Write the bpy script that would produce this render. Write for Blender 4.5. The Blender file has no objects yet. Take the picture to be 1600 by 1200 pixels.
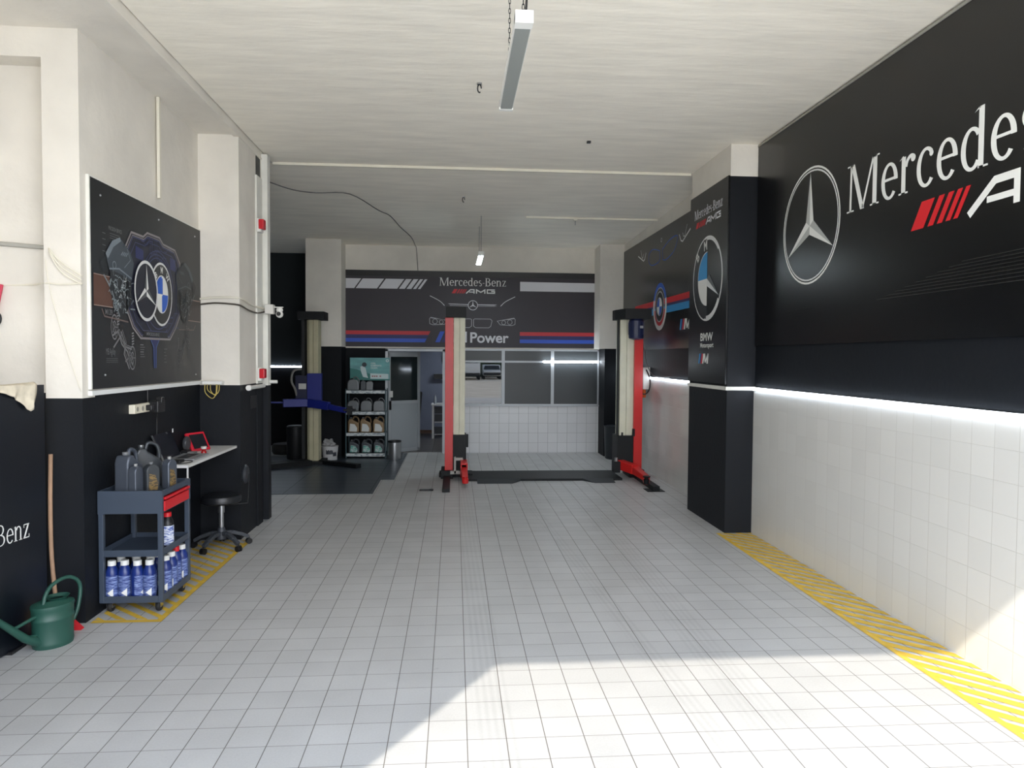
import bpy, bmesh, math, random
from math import sin, cos, pi, radians, atan2, sqrt
from mathutils import Vector, Matrix
SC = bpy.context.scene
COL = SC.collection
random.seed(7)

# ---------------------------------------------------------------- camera, sky, sun, exposure
YAW, PITCH, ROLL, HCAM, FPX = 0.0792, 0.0359, -0.0072, 1.9419, 1134.33
fw = Vector((sin(YAW)*cos(PITCH), cos(YAW)*cos(PITCH), -sin(PITCH)))
rt = Vector((cos(YAW), -sin(YAW), 0)); up = rt.cross(fw)
rt, up = cos(ROLL)*rt - sin(ROLL)*up, sin(ROLL)*rt + cos(ROLL)*up
cd = bpy.data.cameras.new('camera'); cam = bpy.data.objects.new('camera', cd); COL.objects.link(cam)
cd.sensor_width = 36; cd.lens = 36*FPX/1600; cd.clip_start = 0.05; cd.clip_end = 300
cam.matrix_world = Matrix(((rt.x, up.x, -fw.x, 0), (rt.y, up.y, -fw.y, 0), (rt.z, up.z, -fw.z, HCAM), (0, 0, 0, 1)))
SC.camera = cam

wd = bpy.data.worlds.new('sky'); SC.world = wd; wd.use_nodes = True
bg = wd.node_tree.nodes['Background']
bg.inputs[1].default_value = 7.2
_nt = wd.node_tree; _tc = _nt.nodes.new('ShaderNodeTexCoord'); _sp = _nt.nodes.new('ShaderNodeSeparateXYZ'); _cr = _nt.nodes.new('ShaderNodeValToRGB')
_nt.links.new(_tc.outputs['Generated'], _sp.inputs[0]); _nt.links.new(_sp.outputs[2], _cr.inputs[0]); _nt.links.new(_cr.outputs[0], bg.inputs[0])
_cr.color_ramp.elements[0].position = 0.0; _cr.color_ramp.elements[0].color = (0.90, 0.90, 0.92, 1)     # bright hazy horizon
_cr.color_ramp.elements[1].position = 0.75; _cr.color_ramp.elements[1].color = (0.38, 0.48, 0.66, 1)    # deeper zenith

sd = bpy.data.lights.new('sun', 'SUN'); sun = bpy.data.objects.new('sun', sd); COL.objects.link(sun)
sd.energy = 4.5; sd.angle = radians(0.6); sd.color = (1.0, 0.92, 0.80)
sun.rotation_euler = Vector((0.611, 1.0, -1.053)).to_track_quat('-Z', 'Y').to_euler()
sun.location = (-4, -6, 8)

SC.view_settings.view_transform = 'Standard'; SC.view_settings.look = 'None'
SC.view_settings.exposure = 0.33; SC.view_settings.gamma = 1; SC.view_settings.use_curve_mapping = False
SC.cycles.max_bounces = 10; SC.cycles.diffuse_bounces = 7; SC.cycles.glossy_bounces = 5
SC.cycles.sample_clamp_indirect = 8
SC.cycles.use_denoising = True

# daylight through the open front: a sampling portal for the sky
pd = bpy.data.lights.new('sky_portal', 'AREA'); portal = bpy.data.objects.new('sky_portal', pd); COL.objects.link(portal)
pd.shape = 'RECTANGLE'; pd.size = 5.6; pd.size_y = 4.3; pd.cycles.is_portal = True
portal.location = (0.55, 0.5, 2.1); portal.rotation_euler = (radians(90), 0, 0)

# ---------------------------------------------------------------- materials
MATS = {}
def lin(c):
    return tuple(((x/255)/12.92 if x/255 <= .04045 else ((x/255+.055)/1.055)**2.4) for x in c)
def M(name, rgb, rough=.6, metal=0., spec=.5, noise=0., nscale=6., stretch=(1, 1, 1), bump=0., bscale=40., emit=None, es=0., ior=None, trans=0.):
    if name in MATS: return MATS[name]
    m = bpy.data.materials.new(name); m.use_nodes = True; nt = m.node_tree; b = nt.nodes['Principled BSDF']
    c = lin(rgb); b.inputs['Base Color'].default_value = (*c, 1)
    b.inputs['Roughness'].default_value = rough; b.inputs['Metallic'].default_value = metal
    b.inputs['Specular IOR Level'].default_value = spec
    if ior: b.inputs['IOR'].default_value = ior
    if trans: b.inputs['Transmission Weight'].default_value = trans
    if noise or bump:
        tc = nt.nodes.new('ShaderNodeTexCoord'); mp = nt.nodes.new('ShaderNodeMapping'); mp.inputs['Scale'].default_value = stretch
        nt.links.new(tc.outputs['Object'], mp.inputs['Vector'])
    if noise:
        n = nt.nodes.new('ShaderNodeTexNoise'); n.inputs['Scale'].default_value = nscale; n.inputs['Detail'].default_value = 6
        r = nt.nodes.new('ShaderNodeMapRange'); r.inputs['From Min'].default_value = .3; r.inputs['From Max'].default_value = .7
        r.inputs['To Min'].default_value = 1-noise; r.inputs['To Max'].default_value = 1+noise*.5
        mx = nt.nodes.new('ShaderNodeMix'); mx.data_type = 'RGBA'; mx.blend_type = 'MULTIPLY'; mx.inputs['Factor'].default_value = 1
        nt.links.new(mp.outputs['Vector'], n.inputs['Vector']); nt.links.new(n.outputs['Fac'], r.inputs['Value'])
        mx.inputs['A'].default_value = (*c, 1); nt.links.new(r.outputs['Result'], mx.inputs['B'])
        nt.links.new(mx.outputs['Result'], b.inputs['Base Color'])
    if bump:
        n = nt.nodes.new('ShaderNodeTexNoise'); n.inputs['Scale'].default_value = bscale; n.inputs['Detail'].default_value = 5
        bp = nt.nodes.new('ShaderNodeBump'); bp.inputs['Strength'].default_value = bump; bp.inputs['Distance'].default_value = .01
        nt.links.new(mp.outputs['Vector'], n.inputs['Vector']); nt.links.new(n.outputs['Fac'], bp.inputs['Height'])
        nt.links.new(bp.outputs['Normal'], b.inputs['Normal'])
    if emit:
        b.inputs['Emission Color'].default_value = (*lin(emit), 1); b.inputs['Emission Strength'].default_value = es
    MATS[name] = m; return m

def tiled(name, rgb, grout, axes, size, off, groutw=.004, rough=.4, var=.05, bumpd=.5, spec=.5, dirt=0., tracks=False, warm=0.):
    """square tiles; axes = the two object axes of the tiled plane"""
    if name in MATS: return MATS[name]
    m = bpy.data.materials.new(name); m.use_nodes = True; nt = m.node_tree; b = nt.nodes['Principled BSDF']; N = nt.nodes.new; L = nt.links.new
    def math_(op, a, bb=None, cc=None):
        n = N('ShaderNodeMath'); n.operation = op
        for i, v in enumerate((a, bb, cc)):
            if v is None: continue
            if isinstance(v, (int, float)): n.inputs[i].default_value = v
            else: L(v, n.inputs[i])
        return n.outputs[0]
    tc = N('ShaderNodeTexCoord'); sp = N('ShaderNodeSeparateXYZ'); L(tc.outputs['Object'], sp.inputs[0])
    es, cells = [], []
    for k in range(2):
        q = math_('DIVIDE', math_('SUBTRACT', sp.outputs[axes[k]], off[k]), size[k])
        cells.append(math_('FLOOR', q)); f = math_('FRACT', q)
        d = math_('MULTIPLY', math_('MINIMUM', f, math_('SUBTRACT', 1.0, f)), size[k])
        mr = N('ShaderNodeMapRange'); mr.interpolation_type = 'SMOOTHSTEP'
        mr.inputs['From Min'].default_value = groutw*.4; mr.inputs['From Max'].default_value = groutw
        mr.inputs['To Min'].default_value = 1 if k == 0 else .75; mr.inputs['To Max'].default_value = 0; L(d, mr.inputs['Value']); es.append(mr.outputs[0])
    g = math_('MAXIMUM', es[0], es[1])
    cb = N('ShaderNodeCombineXYZ'); L(cells[0], cb.inputs[0]); L(cells[1], cb.inputs[1])
    wn = N('ShaderNodeTexWhiteNoise'); wn.noise_dimensions = '2D'; L(cb.outputs[0], wn.inputs['Vector'])
    n = N('ShaderNodeTexNoise'); n.inputs['Scale'].default_value = 2.2; n.inputs['Detail'].default_value = 8; L(tc.outputs['Object'], n.inputs['Vector'])
    n3 = N('ShaderNodeTexNoise'); n3.inputs['Scale'].default_value = 90; n3.inputs['Detail'].default_value = 2; L(tc.outputs['Object'], n3.inputs['Vector'])
    v = math_('ADD', math_('MULTIPLY', math_('SUBTRACT', wn.outputs['Value'], .5), var), 1.0)
    v = math_('ADD', v, math_('MULTIPLY', math_('SUBTRACT', n.outputs['Fac'], .5), dirt))
    v = math_('ADD', v, math_('MULTIPLY', math_('SUBTRACT', n3.outputs['Fac'], .5), dirt*.6))
    if dirt:   # small scuffs and stains
        n4 = N('ShaderNodeTexNoise'); n4.inputs['Scale'].default_value = 7; n4.inputs['Detail'].default_value = 5; n4.inputs['Roughness'].default_value = .7
        L(tc.outputs['Object'], n4.inputs['Vector'])
        mr = N('ShaderNodeMapRange'); mr.inputs['From Min'].default_value = .66; mr.inputs['From Max'].default_value = .76; mr.inputs['To Max'].default_value = .22
        L(n4.outputs['Fac'], mr.inputs['Value']); v = math_('SUBTRACT', v, mr.outputs[0])
    if tracks:  # worn tyre marks running into the bay
        wb = N('ShaderNodeTexNoise'); wb.inputs['Scale'].default_value = 3; mp = N('ShaderNodeMapping'); mp.inputs['Scale'].default_value = (.6, .5, 1)
        L(tc.outputs['Object'], mp.inputs[0]); L(mp.outputs[0], wb.inputs['Vector'])
        for cx, slope, w in ((.17, -.015, .12), (1.72, .012, .14), (1.15, -.06, .08)):
            x = math_('SUBTRACT', math_('SUBTRACT', sp.outputs[0], cx), math_('MULTIPLY', math_('SUBTRACT', sp.outputs[1], 7), slope))
            mr = N('ShaderNodeMapRange'); mr.interpolation_type = 'SMOOTHSTEP'; mr.inputs['From Min'].default_value = w; mr.inputs['From Max'].default_value = w*.7
            L(math_('ABSOLUTE', x), mr.inputs['Value'])
            st = math_('ADD', math_('MULTIPLY', math_('SINE', math_('MULTIPLY', x, 150)), .5), .5)
            k = math_('MULTIPLY', math_('MULTIPLY', mr.outputs[0], st), math_('MULTIPLY', wb.outputs['Fac'], .17))
            v = math_('SUBTRACT', v, k)
    mx = N('ShaderNodeMix'); mx.data_type = 'RGBA'; mx.blend_type = 'MULTIPLY'; mx.inputs['Factor'].default_value = 1
    mx.inputs['A'].default_value = (*lin(rgb), 1); L(v, mx.inputs['B'])
    m2 = N('ShaderNodeMix'); m2.data_type = 'RGBA'; L(g, m2.inputs['Factor']); L(mx.outputs['Result'], m2.inputs['A']); m2.inputs['B'].default_value = (*lin(grout), 1)
    L(m2.outputs['Result'], b.inputs['Base Color'])
    b.inputs['Specular IOR Level'].default_value = spec
    rr = N('ShaderNodeMapRange'); rr.inputs['To Min'].default_value = rough; rr.inputs['To Max'].default_value = .85; L(g, rr.inputs['Value']); L(rr.outputs[0], b.inputs['Roughness'])
    n2 = N('ShaderNodeTexNoise'); n2.inputs['Scale'].default_value = 4; L(tc.outputs['Object'], n2.inputs['Vector'])
    hh = math_('ADD', math_('MULTIPLY', math_('SUBTRACT', 1.0, g), 1.0), math_('MULTIPLY', math_('ADD', n2.outputs['Fac'], wn.outputs['Value']), .35))
    bp = N('ShaderNodeBump'); bp.inputs['Strength'].default_value = bumpd; bp.inputs['Distance'].default_value = .003; L(hh, bp.inputs['Height']); L(bp.outputs[0], b.inputs['Normal'])
    MATS[name] = m; return m

plaster = M('white_plaster', (224, 219, 209), .85, noise=.09, nscale=2.2, bump=.35, bscale=14)
ceilmat = M('ceiling_paint', (250, 244, 230), .85, noise=.07, nscale=3, stretch=(.5, 2.2, 1), bump=.55, bscale=5)
blackp = M('black_wall_paint', (13, 17, 23), .6, spec=.3, noise=.12, nscale=3, bump=.15, bscale=20)
blackm = M('black_paint_far', (10, 14, 19), .65, spec=.2, noise=.1, nscale=3)
board = M('black_board', (8, 9, 11), .27, spec=.5, noise=.06, nscale=1.5)
boardr = M('rear_board_print', (44, 39, 47), .5, noise=.1, nscale=.9)
whitev = M('white_vinyl', (225, 226, 222), .5)
whitet = M('white_trim', (225, 224, 216), .6, noise=.06)
trunk = M('cable_trunking_white', (226, 221, 205), .55, noise=.05)
redv = M('red_vinyl', (200, 24, 34), .5)
greyv = M('grey_vinyl', (214, 214, 218), .5)
silver = M('silver_vinyl', (214, 215, 214), .35)
silvd = M('silver_vinyl_dark', (70, 73, 76), .35)
bluev = M('blue_vinyl', (30, 90, 190), .5)
lbluev = M('light_blue_vinyl', (40, 140, 200), .5)
navyv = M('navy_vinyl', (34, 36, 92), .5)
blackv = M('black_vinyl', (14, 15, 17), .4)
led = M('led_strip_light', (240, 245, 250), .5, emit=(228, 240, 255), es=16.0)
ledoff = M('led_channel_unlit', (228, 230, 228), .5)
tubeon = M('tube_light_on', (240, 245, 250), .5, emit=(235, 245, 255), es=30.0)
steel = M('steel', (170, 172, 174), .3, metal=.9)
chrome = M('chrome', (200, 200, 202), .15, metal=1)
alu = M('aluminium_frame', (168, 172, 176), .45, metal=.35)
darkmet = M('dark_metal', (28, 30, 32), .5, metal=.2)
rubber = M('black_rubber', (22, 22, 23), .7)
blackpl = M('black_plastic', (18, 18, 20), .4)
whitepl = M('white_plastic', (225, 225, 220), .4)
cart_m = M('cart_slate_enamel', (58, 68, 82), .42)
redp = M('red_enamel', (205, 22, 34), .3)
redlift = M('lift_red_paint', (198, 34, 32), .35, noise=.06)
cream = M('lift_cream_paint', (214, 212, 190), .5, noise=.08, nscale=5)
bluelift = M('lift_blue_paint', (12, 28, 118), .5)
navy = M('motor_navy', (28, 36, 70), .4)
floor_m = tiled('floor_tiles', (179, 179, 178), (98, 92, 86), (0, 1), (.2, .2), (-1.9302+.003, .03), .0030, rough=.42, var=.08, dirt=.28, tracks=True)
wtile_x = tiled('wall_tiles_side', (206, 206, 202), (176, 174, 168), (1, 2), (.2, .2), (.02, .01), .0024, rough=.22, var=.05, bumpd=.4)
wtile_y = tiled('wall_tiles_rear', (216, 217, 219), (150, 152, 152), (0, 2), (.2, .2), (.111, .01), .004, rough=.22, var=.05, bumpd=.4)
dfloor = tiled('dark_floor_tiles', (56, 63, 71), (38, 43, 49), (0, 1), (1.2, .3), (.0, .1), .004, rough=.35, var=.12, dirt=.2)
dfloor2 = tiled('office_floor', (88, 84, 80), (60, 58, 56), (0, 1), (.45, .45), (0, 0), .004, rough=.3, var=.1)
yellow = M('yellow_floor_paint', (216, 178, 62), .6, noise=.22, nscale=9)
ground = M('sandy_ground', (236, 224, 204), .9, noise=.2, nscale=.7)

# ---------------------------------------------------------------- builders
def bmnew(): return bmesh.new()
ORG = {}
def origin(p):
    while p.parent is not None: p = p.parent
    return ORG.get(p.name)
def obj(name, bm, mat, parent=None, smooth=False, bevel=0., seg=2, kind=None, world=False, label=None):
    me = bpy.data.meshes.new(name)
    if isinstance(bm, bpy.types.Mesh): me = bm
    else:
        if parent is not None and origin(parent) is not None:
            bmesh.ops.translate(bm, verts=bm.verts, vec=-origin(parent))
        bmesh.ops.recalc_face_normals(bm, faces=bm.faces)
        bm.to_mesh(me); bm.free()
    o = bpy.data.objects.new(name, me); COL.objects.link(o)
    for mm in (mat if isinstance(mat, (list, tuple)) else [mat]): me.materials.append(mm)
    if smooth:
        for p in me.polygons: p.use_smooth = True
        try: me.set_sharp_from_angle(angle=radians(40))
        except Exception: pass
    if parent is not None: o.parent = parent
    if bevel:
        b = o.modifiers.new('bevel', 'BEVEL'); b.width = bevel; b.segments = seg; b.limit_method = 'ANGLE'; b.angle_limit = radians(40)
    if kind: o['kind'] = kind
    if label: o['label'] = label
    return o
def thing(name, label, cat, loc=(0, 0, 0), rz=0., group=None, world=True):
    """Empty at the thing's base. world=True: its parts are given in world coordinates."""
    o = bpy.data.objects.new(name, None); COL.objects.link(o); o.location = loc; o.rotation_euler = (0, 0, rz)
    o.empty_display_size = .1
    o['label'] = label; o['category'] = cat
    if group: o['group'] = group
    if world: ORG[o.name] = Vector(loc)
    return o
def tag(o, label, cat, group=None):
    o['label'] = label; o['category'] = cat
    if group: o['group'] = group
    return o
TRIMS = [0]
def struct(name, bm, mat, **k):
    for s in ('wall_right', 'wall_left', 'wall_rear', 'wall_front', 'wall_far', 'wall_office', 'wall_yard', 'ceiling', 'floor', 'baseboard_office'):
        if name.startswith(s): name = {'wall_rear': 'wall_back', 'wall_office': 'wall_office', 'wall_far': 'wall_far'}.get(s, s); break
    if name.startswith('trim'): TRIMS[0] += 1; name = 'trim_%d' % TRIMS[0]
    return obj(name, bm, mat, kind='structure', **k)
def dup(root, loc, rz=None, label=None, group=None):
    r = root.copy(); COL.objects.link(r); r.location = loc
    if rz is not None: r.rotation_euler = (0, 0, rz)
    if label: r['label'] = label
    if group: r['group'] = group
    for ch in list(root.children):
        c = ch.copy(); COL.objects.link(c); c.parent = r
        for g in list(ch.children):
            d = g.copy(); COL.objects.link(d); d.parent = c
    return r
def box(bm, x0, x1, y0, y1, z0, z1, mat=None):
    vs = [bm.verts.new(p) for p in ((x0,y0,z0),(x1,y0,z0),(x1,y1,z0),(x0,y1,z0),(x0,y0,z1),(x1,y0,z1),(x1,y1,z1),(x0,y1,z1))]
    fs = [bm.faces.new([vs[i] for i in f]) for f in ((3,2,1,0),(4,5,6,7),(0,1,5,4),(1,2,6,5),(2,3,7,6),(3,0,4,7))]
    if mat is not None:
        for f in fs: f.material_index = mat
    if mat is None and False: pass
    return vs
def bx(*a):
    bm = bmnew()
    if isinstance(a[0], (tuple, list)):
        for q in a: box(bm, *q)
    else: box(bm, *a)
    return bm
def beam(bm, p, q, w, h, upv=(0, 0, 1), w2=None, h2=None):
    """box along p->q with width w (sideways) and height h"""
    p, q = Vector(p), Vector(q); d = (q-p).normalized(); s = d.cross(Vector(upv))
    if s.length < 1e-4: s = Vector((1, 0, 0))
    s.normalize(); u = s.cross(d); w2 = w2 or w; h2 = h2 or h
    vs = []
    for c, ww, hh in ((p, w, h), (q, w2, h2)):
        for a, b in ((-1,-1),(1,-1),(1,1),(-1,1)): vs.append(bm.verts.new(c + s*a*ww/2 + u*b*hh/2))
    for f in ((0,1,2,3),(7,6,5,4),(0,4,5,1),(1,5,6,2),(2,6,7,3),(3,7,4,0)): bm.faces.new([vs[i] for i in f])
def tube(bm, pts, r, n=10, closed=False, cap=True):
    pts = [Vector(p) for p in pts]; rs = r if isinstance(r, (list, tuple)) else [r]*len(pts)
    rings = []; prev = None; N_ = len(pts)
    for i, p in enumerate(pts):
        if closed: d = (pts[(i+1) % N_]-pts[i-1])
        else: d = pts[min(i+1, N_-1)]-pts[max(i-1, 0)]
        d.normalize()
        if prev is None:
            a = Vector((0, 0, 1)) if abs(d.z) < .9 else Vector((1, 0, 0)); s = d.cross(a).normalized()
        else:
            s = (prev - d*prev.dot(d))
            s = s.normalized() if s.length > 1e-6 else d.orthogonal().normalized()
        prev = s; u = d.cross(s)
        rings.append([bm.verts.new(p + (s*cos(2*pi*k/n) + u*sin(2*pi*k/n))*rs[i]) for k in range(n)])
    m = N_ if closed else N_-1
    for i in range(m):
        a, b = rings[i], rings[(i+1) % N_]
        for k in range(n): bm.faces.new((a[k], a[(k+1) % n], b[(k+1) % n], b[k]))
    if cap and not closed: bm.faces.new(rings[0][::-1]); bm.faces.new(rings[-1])
def lathe(bm, prof, c=(0, 0, 0), n=24, sx=1., sy=1., axis='z', cap=True):
    c = Vector(c); rings = []
    for r, h in prof:
        ring = []
        for k in range(n):
            a = 2*pi*k/n; x, y = r*cos(a)*sx, r*sin(a)*sy
            v = Vector((x, y, h)) if axis == 'z' else (Vector((x, h, y)) if axis == 'y' else Vector((h, x, y)))
            ring.append(bm.verts.new(c+v))
        rings.append(ring)
    for a, b in zip(rings, rings[1:]):
        for k in range(n): bm.faces.new((a[k], a[(k+1) % n], b[(k+1) % n], b[k]))
    if cap:
        bm.faces.new(rings[0][::-1]); bm.faces.new(rings[-1])
def prism(bm, poly, o, u, v, t):
    """polygon in the plane (o,u,v) extruded by vector t"""
    o, u, v, t = Vector(o), Vector(u), Vector(v), Vector(t)
    a = [bm.verts.new(o+u*x+v*y) for x, y in poly]; b = [bm.verts.new(p.co+t) for p in a]
    bm.faces.new(a[::-1]); bm.faces.new(b); n = len(a)
    for i in range(n): bm.faces.new((a[i], a[(i+1) % n], b[(i+1) % n], b[i]))
def bez(p0, p1, p2, p3, n=10):
    p0, p1, p2, p3 = map(Vector, (p0, p1, p2, p3)); r = []
    for i in range(n+1):
        t = i/n; s = 1-t; r.append(p0*s**3+p1*3*s*s*t+p2*3*s*t*t+p3*t**3)
    return r
def smoothp(pts, n=6):
    pts = [Vector(p) for p in pts]; out = []
    for i in range(len(pts)-1):
        a = pts[max(i-1, 0)]; b = pts[i]; c = pts[i+1]; d = pts[min(i+2, len(pts)-1)]
        for k in range(n):
            t = k/n
            out.append(.5*((2*b)+(c-a)*t+(2*a-5*b+4*c-d)*t*t+(3*b-a-3*c+d)*t**3))
    out.append(pts[-1]); return out

class Sheet:
    """flat lettering and marks laid on a board: o origin, u to the right, v up"""
    def __init__(s, o, u, v=(0, 0, 1)):
        s.o = Vector(o); s.u = Vector(u).normalized(); s.v = Vector(v).normalized(); s.n = s.u.cross(s.v); s.bm = None
    def begin(s): s.bm = bmnew(); return s
    def P(s, x, y, h): return s.o+s.u*x+s.v*y+s.n*h
    def poly(s, pts, layer=1, t=.0012):
        if len(pts) < 3: return
        h = layer*.0012
        a = [s.bm.verts.new(s.P(x, y, h)) for x, y in pts]; b = [s.bm.verts.new(s.P(x, y, h-t)) for x, y in pts]; n = len(a)
        s.bm.faces.new(a); 
        for i in range(n): s.bm.faces.new((a[i], b[i], b[(i+1) % n], a[(i+1) % n]))
    def ring(s, cx, cy, r0, r1, a0=0, a1=360, layer=1, n=48, sx=1., ro=None, ri=None):
        """sector between inner ellipse ri=(rx,ry) and outer ro"""
        ro = ro or (r1*sx, r1); ri = ri or (r0*sx, r0); full = abs(a1-a0) >= 359.9
        m = max(4, int(n*abs(a1-a0)/360)); A = [radians(a0+(a1-a0)*i/m) for i in range(m+1)]
        for i in range(m):
            q = [(cx+ro[0]*cos(A[i]), cy+ro[1]*sin(A[i])), (cx+ro[0]*cos(A[i+1]), cy+ro[1]*sin(A[i+1]))]
            if max(ri) > 0: q += [(cx+ri[0]*cos(A[i+1]), cy+ri[1]*sin(A[i+1])), (cx+ri[0]*cos(A[i]), cy+ri[1]*sin(A[i]))]
            else: q += [(cx, cy)]
            s.flat(q, layer)
    def flat(s, pts, layer):
        h = layer*.0012; s.bm.faces.new([s.bm.verts.new(s.P(x, y, h)) for x, y in pts])
    def disc(s, cx, cy, r, layer=1, sx=1., n=36): s.flat([(cx+r*sx*cos(2*pi*k/n), cy+r*sin(2*pi*k/n)) for k in range(n)], layer)
    def stroke(s, pts, w, layer=1, closed=False):
        P = [Vector(p).to_2d() if len(p) > 2 else Vector(p) for p in pts]; n = len(P); L = []; R = []
        for i in range(n):
            a = P[i-1] if (i or closed) else None; c = P[(i+1) % n] if (i < n-1 or closed) else None
            d1 = (P[i]-a).normalized() if a is not None else None; d2 = (c-P[i]).normalized() if c is not None else None
            if d1 is None: d1 = d2
            if d2 is None: d2 = d1
            n1 = Vector((-d1.y, d1.x)); n2 = Vector((-d2.y, d2.x)); mm = n1+n2
            mm = n1 if mm.length < .2 else mm.normalized(); k = 1/max(.4, mm.dot(n1))
            L.append(P[i]+mm*w/2*k); R.append(P[i]-mm*w/2*k)
        for i in range(n if closed else n-1):
            j = (i+1) % n; s.flat([tuple(L[i]), tuple(R[i]), tuple(R[j]), tuple(L[j])], layer)
    def text(s, body, x, y, h, layer=1, weight=0., sx=1., shear=0., align='LEFT', rot=0.):
        cu = bpy.data.curves.new('txt', 'FONT'); cu.body = body; cu.size = 1; cu.offset = weight; cu.align_x = align
        ob = bpy.data.objects.new('txt', cu); me = bpy.data.meshes.new_from_object(ob)
        k = h/.69; base = len(s.bm.verts); vs = []; cr, sr = cos(rot), sin(rot)
        for v in me.vertices:
            X = (v.co.x + shear*v.co.y)*k*sx; Y = v.co.y*k
            vs.append(s.bm.verts.new(s.P(x+X*cr-Y*sr, y+X*sr+Y*cr, layer*.0012)))
        for p in me.polygons:
            try: s.bm.faces.new([vs[i] for i in p.vertices])
            except ValueError: pass
        bpy.data.objects.remove(ob); bpy.data.curves.remove(cu); bpy.data.meshes.remove(me)
    def done(s, name, mat, parent, label=None):
        bm = s.bm; s.bm = None
        me = bpy.data.meshes.new(name)
        if origin(parent) is not None: bmesh.ops.translate(bm, verts=bm.verts, vec=-origin(parent))
        for f in bm.faces:
            f.normal_update()
            if abs(f.normal.dot(s.n)) > .5 and f.normal.dot(s.n) < 0: f.normal_flip()
        bm.to_mesh(me); bm.free(); me.materials.append(mat)
        o = bpy.data.objects.new(name, me); COL.objects.link(o); o.parent = parent
        if label: o['label'] = label
        return o

# serif word drawn from strokes and bowls; unit = cap height
def serif_word(S, word, x, y, H, layer=1, tilt=0., wf=1.0, kx=1.0):
    TH, TN, SF = .105*wf, .045*wf, .028*wf
    cur = [0.]
    def T(px, py): return (x+(cur[0]+px)*H*kx, y+py*H+tilt*(cur[0]+px)*H)
    def poly(p): S.poly([T(*q) for q in p], layer)
    def stem(cx, y0, y1, w=TH): poly([(cx-w/2, y0), (cx+w/2, y0), (cx+w/2, y1), (cx-w/2, y1)])
    def foot(cx, yy, w=.2): poly([(cx-w/2, yy), (cx+w/2, yy), (cx+w/2, yy+SF), (cx-w/2, yy+SF)]); 
    def head(cx, yy, w=.13): poly([(cx-w, yy-.07), (cx, yy-.02), (cx, yy), (cx-w*.2, yy)])
    def line(a, b, w): poly([(a[0]-w/2, a[1]), (a[0]+w/2, a[1]), (b[0]+w/2, b[1]), (b[0]-w/2, b[1])])
    def arc(cx, cy, rx, ry, a0, a1, wx=TH, wy=TN, n=40):
        m = max(5, int(n*abs(a1-a0)/360))
        for i in range(m):
            A, B = radians(a0+(a1-a0)*i/m), radians(a0+(a1-a0)*(i+1)/m)
            S.flat([T(cx+rx*cos(A), cy+ry*sin(A)), T(cx+rx*cos(B), cy+ry*sin(B)), T(cx+(rx-wx)*cos(B), cy+(ry-wy)*sin(B)), T(cx+(rx-wx)*cos(A), cy+(ry-wy)*sin(A))], layer+.3)
    xh = .70
    for ch in word:
        if ch == 'M':
            line((.13, 0), (.15, 1), TN*1.3); foot(.13, 0, .26); poly([(.0, 1-SF), (.24, 1-SF), (.2, 1), (.0, 1)])
            line((.2, 1), (.585, 0), TH*1.15); line((.60, .02), (.97, 1), TN*1.2); stem(1.03, 0, 1, TH*1.15); foot(1.03, 0, .3); poly([(.94, 1-SF), (1.18, 1-SF), (1.18, 1), (.94, 1)])
            adv = 1.24
        elif ch == 'e':
            arc(.30, xh/2, .27, xh/2+.012, 0, 318, TH, TN*1.2); poly([(.1, .36), (.56, .36), (.56, .36+TN), (.1, .36+TN)]); adv = .615
        elif ch == 'r':
            stem(.13, 0, xh); foot(.13, 0, .28); head(.13, xh+.02); arc(.36, .44, .2, xh-.43, 60, 165, TN*1.6, TN*1.4); S.disc(*T(.42, .62), .065*H*wf**.5, layer+.6); adv = .50
        elif ch == 'c':
            arc(.30, xh/2, .27, xh/2+.012, 48, 318, TH, TN*1.2); S.disc(*T(.44, .57), .055*H, layer+.6); adv = .56
        elif ch == 'd':
            arc(.29, xh/2, .26, xh/2+.012, 40, 320, TH, TN*1.2); stem(.50, 0, 1.0); head(.47, 1.0); foot(.56, 0, .2); adv = .69
        elif ch == 's':
            arc(.22, .52, .17, .19, 40, 250, TH*.8, TN*1.2); arc(.24, .18, .19, .195, -140, 85, TH*.85, TN*1.2); poly([(.1, .42), (.2, .34), (.36, .29), (.3, .4)]); adv = .47
        elif ch == '-':
            poly([(.06, .33), (.3, .33), (.3, .39), (.06, .39)]); adv = .36
        elif ch == 'B':
            stem(.16, 0, 1, TH*1.1); foot(.12, 0, .22); foot(.12, 1-SF, .22)
            arc(.36, .755, .26, .245, -90, 90, TH, TN*1.1); arc(.38, .265, .31, .265, -90, 90, TH*1.1, TN*1.1)
            for yy in (0, .51, 1-TN): poly([(.16, yy), (.38, yy), (.38, yy+TN), (.16, yy+TN)])
            adv = .78
        elif ch == 'n':
            stem(.13, 0, xh); foot(.13, 0, .26); head(.13, xh+.02); arc(.35, .45, .22, xh-.44, 0, 160, TH, TN*1.3); stem(.57-TH/2, 0, .46); foot(.52, 0, .26); adv = .72
        elif ch == 'z':
            poly([(.06, xh-.045), (.5, xh-.045), (.5, xh), (.06, xh)]); poly([(.06, xh-.17), (.09, xh-.17), (.09, xh), (.06, xh)])
            poly([(.03, 0), (.14, 0), (.5, xh), (.39, xh)]); poly([(.03, 0), (.5, 0), (.5, .045), (.03, .045)]); poly([(.47, 0), (.5, 0), (.5, .17), (.47, .17)]); adv = .56
        cur[0] += adv
    return cur[0]*H

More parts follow.
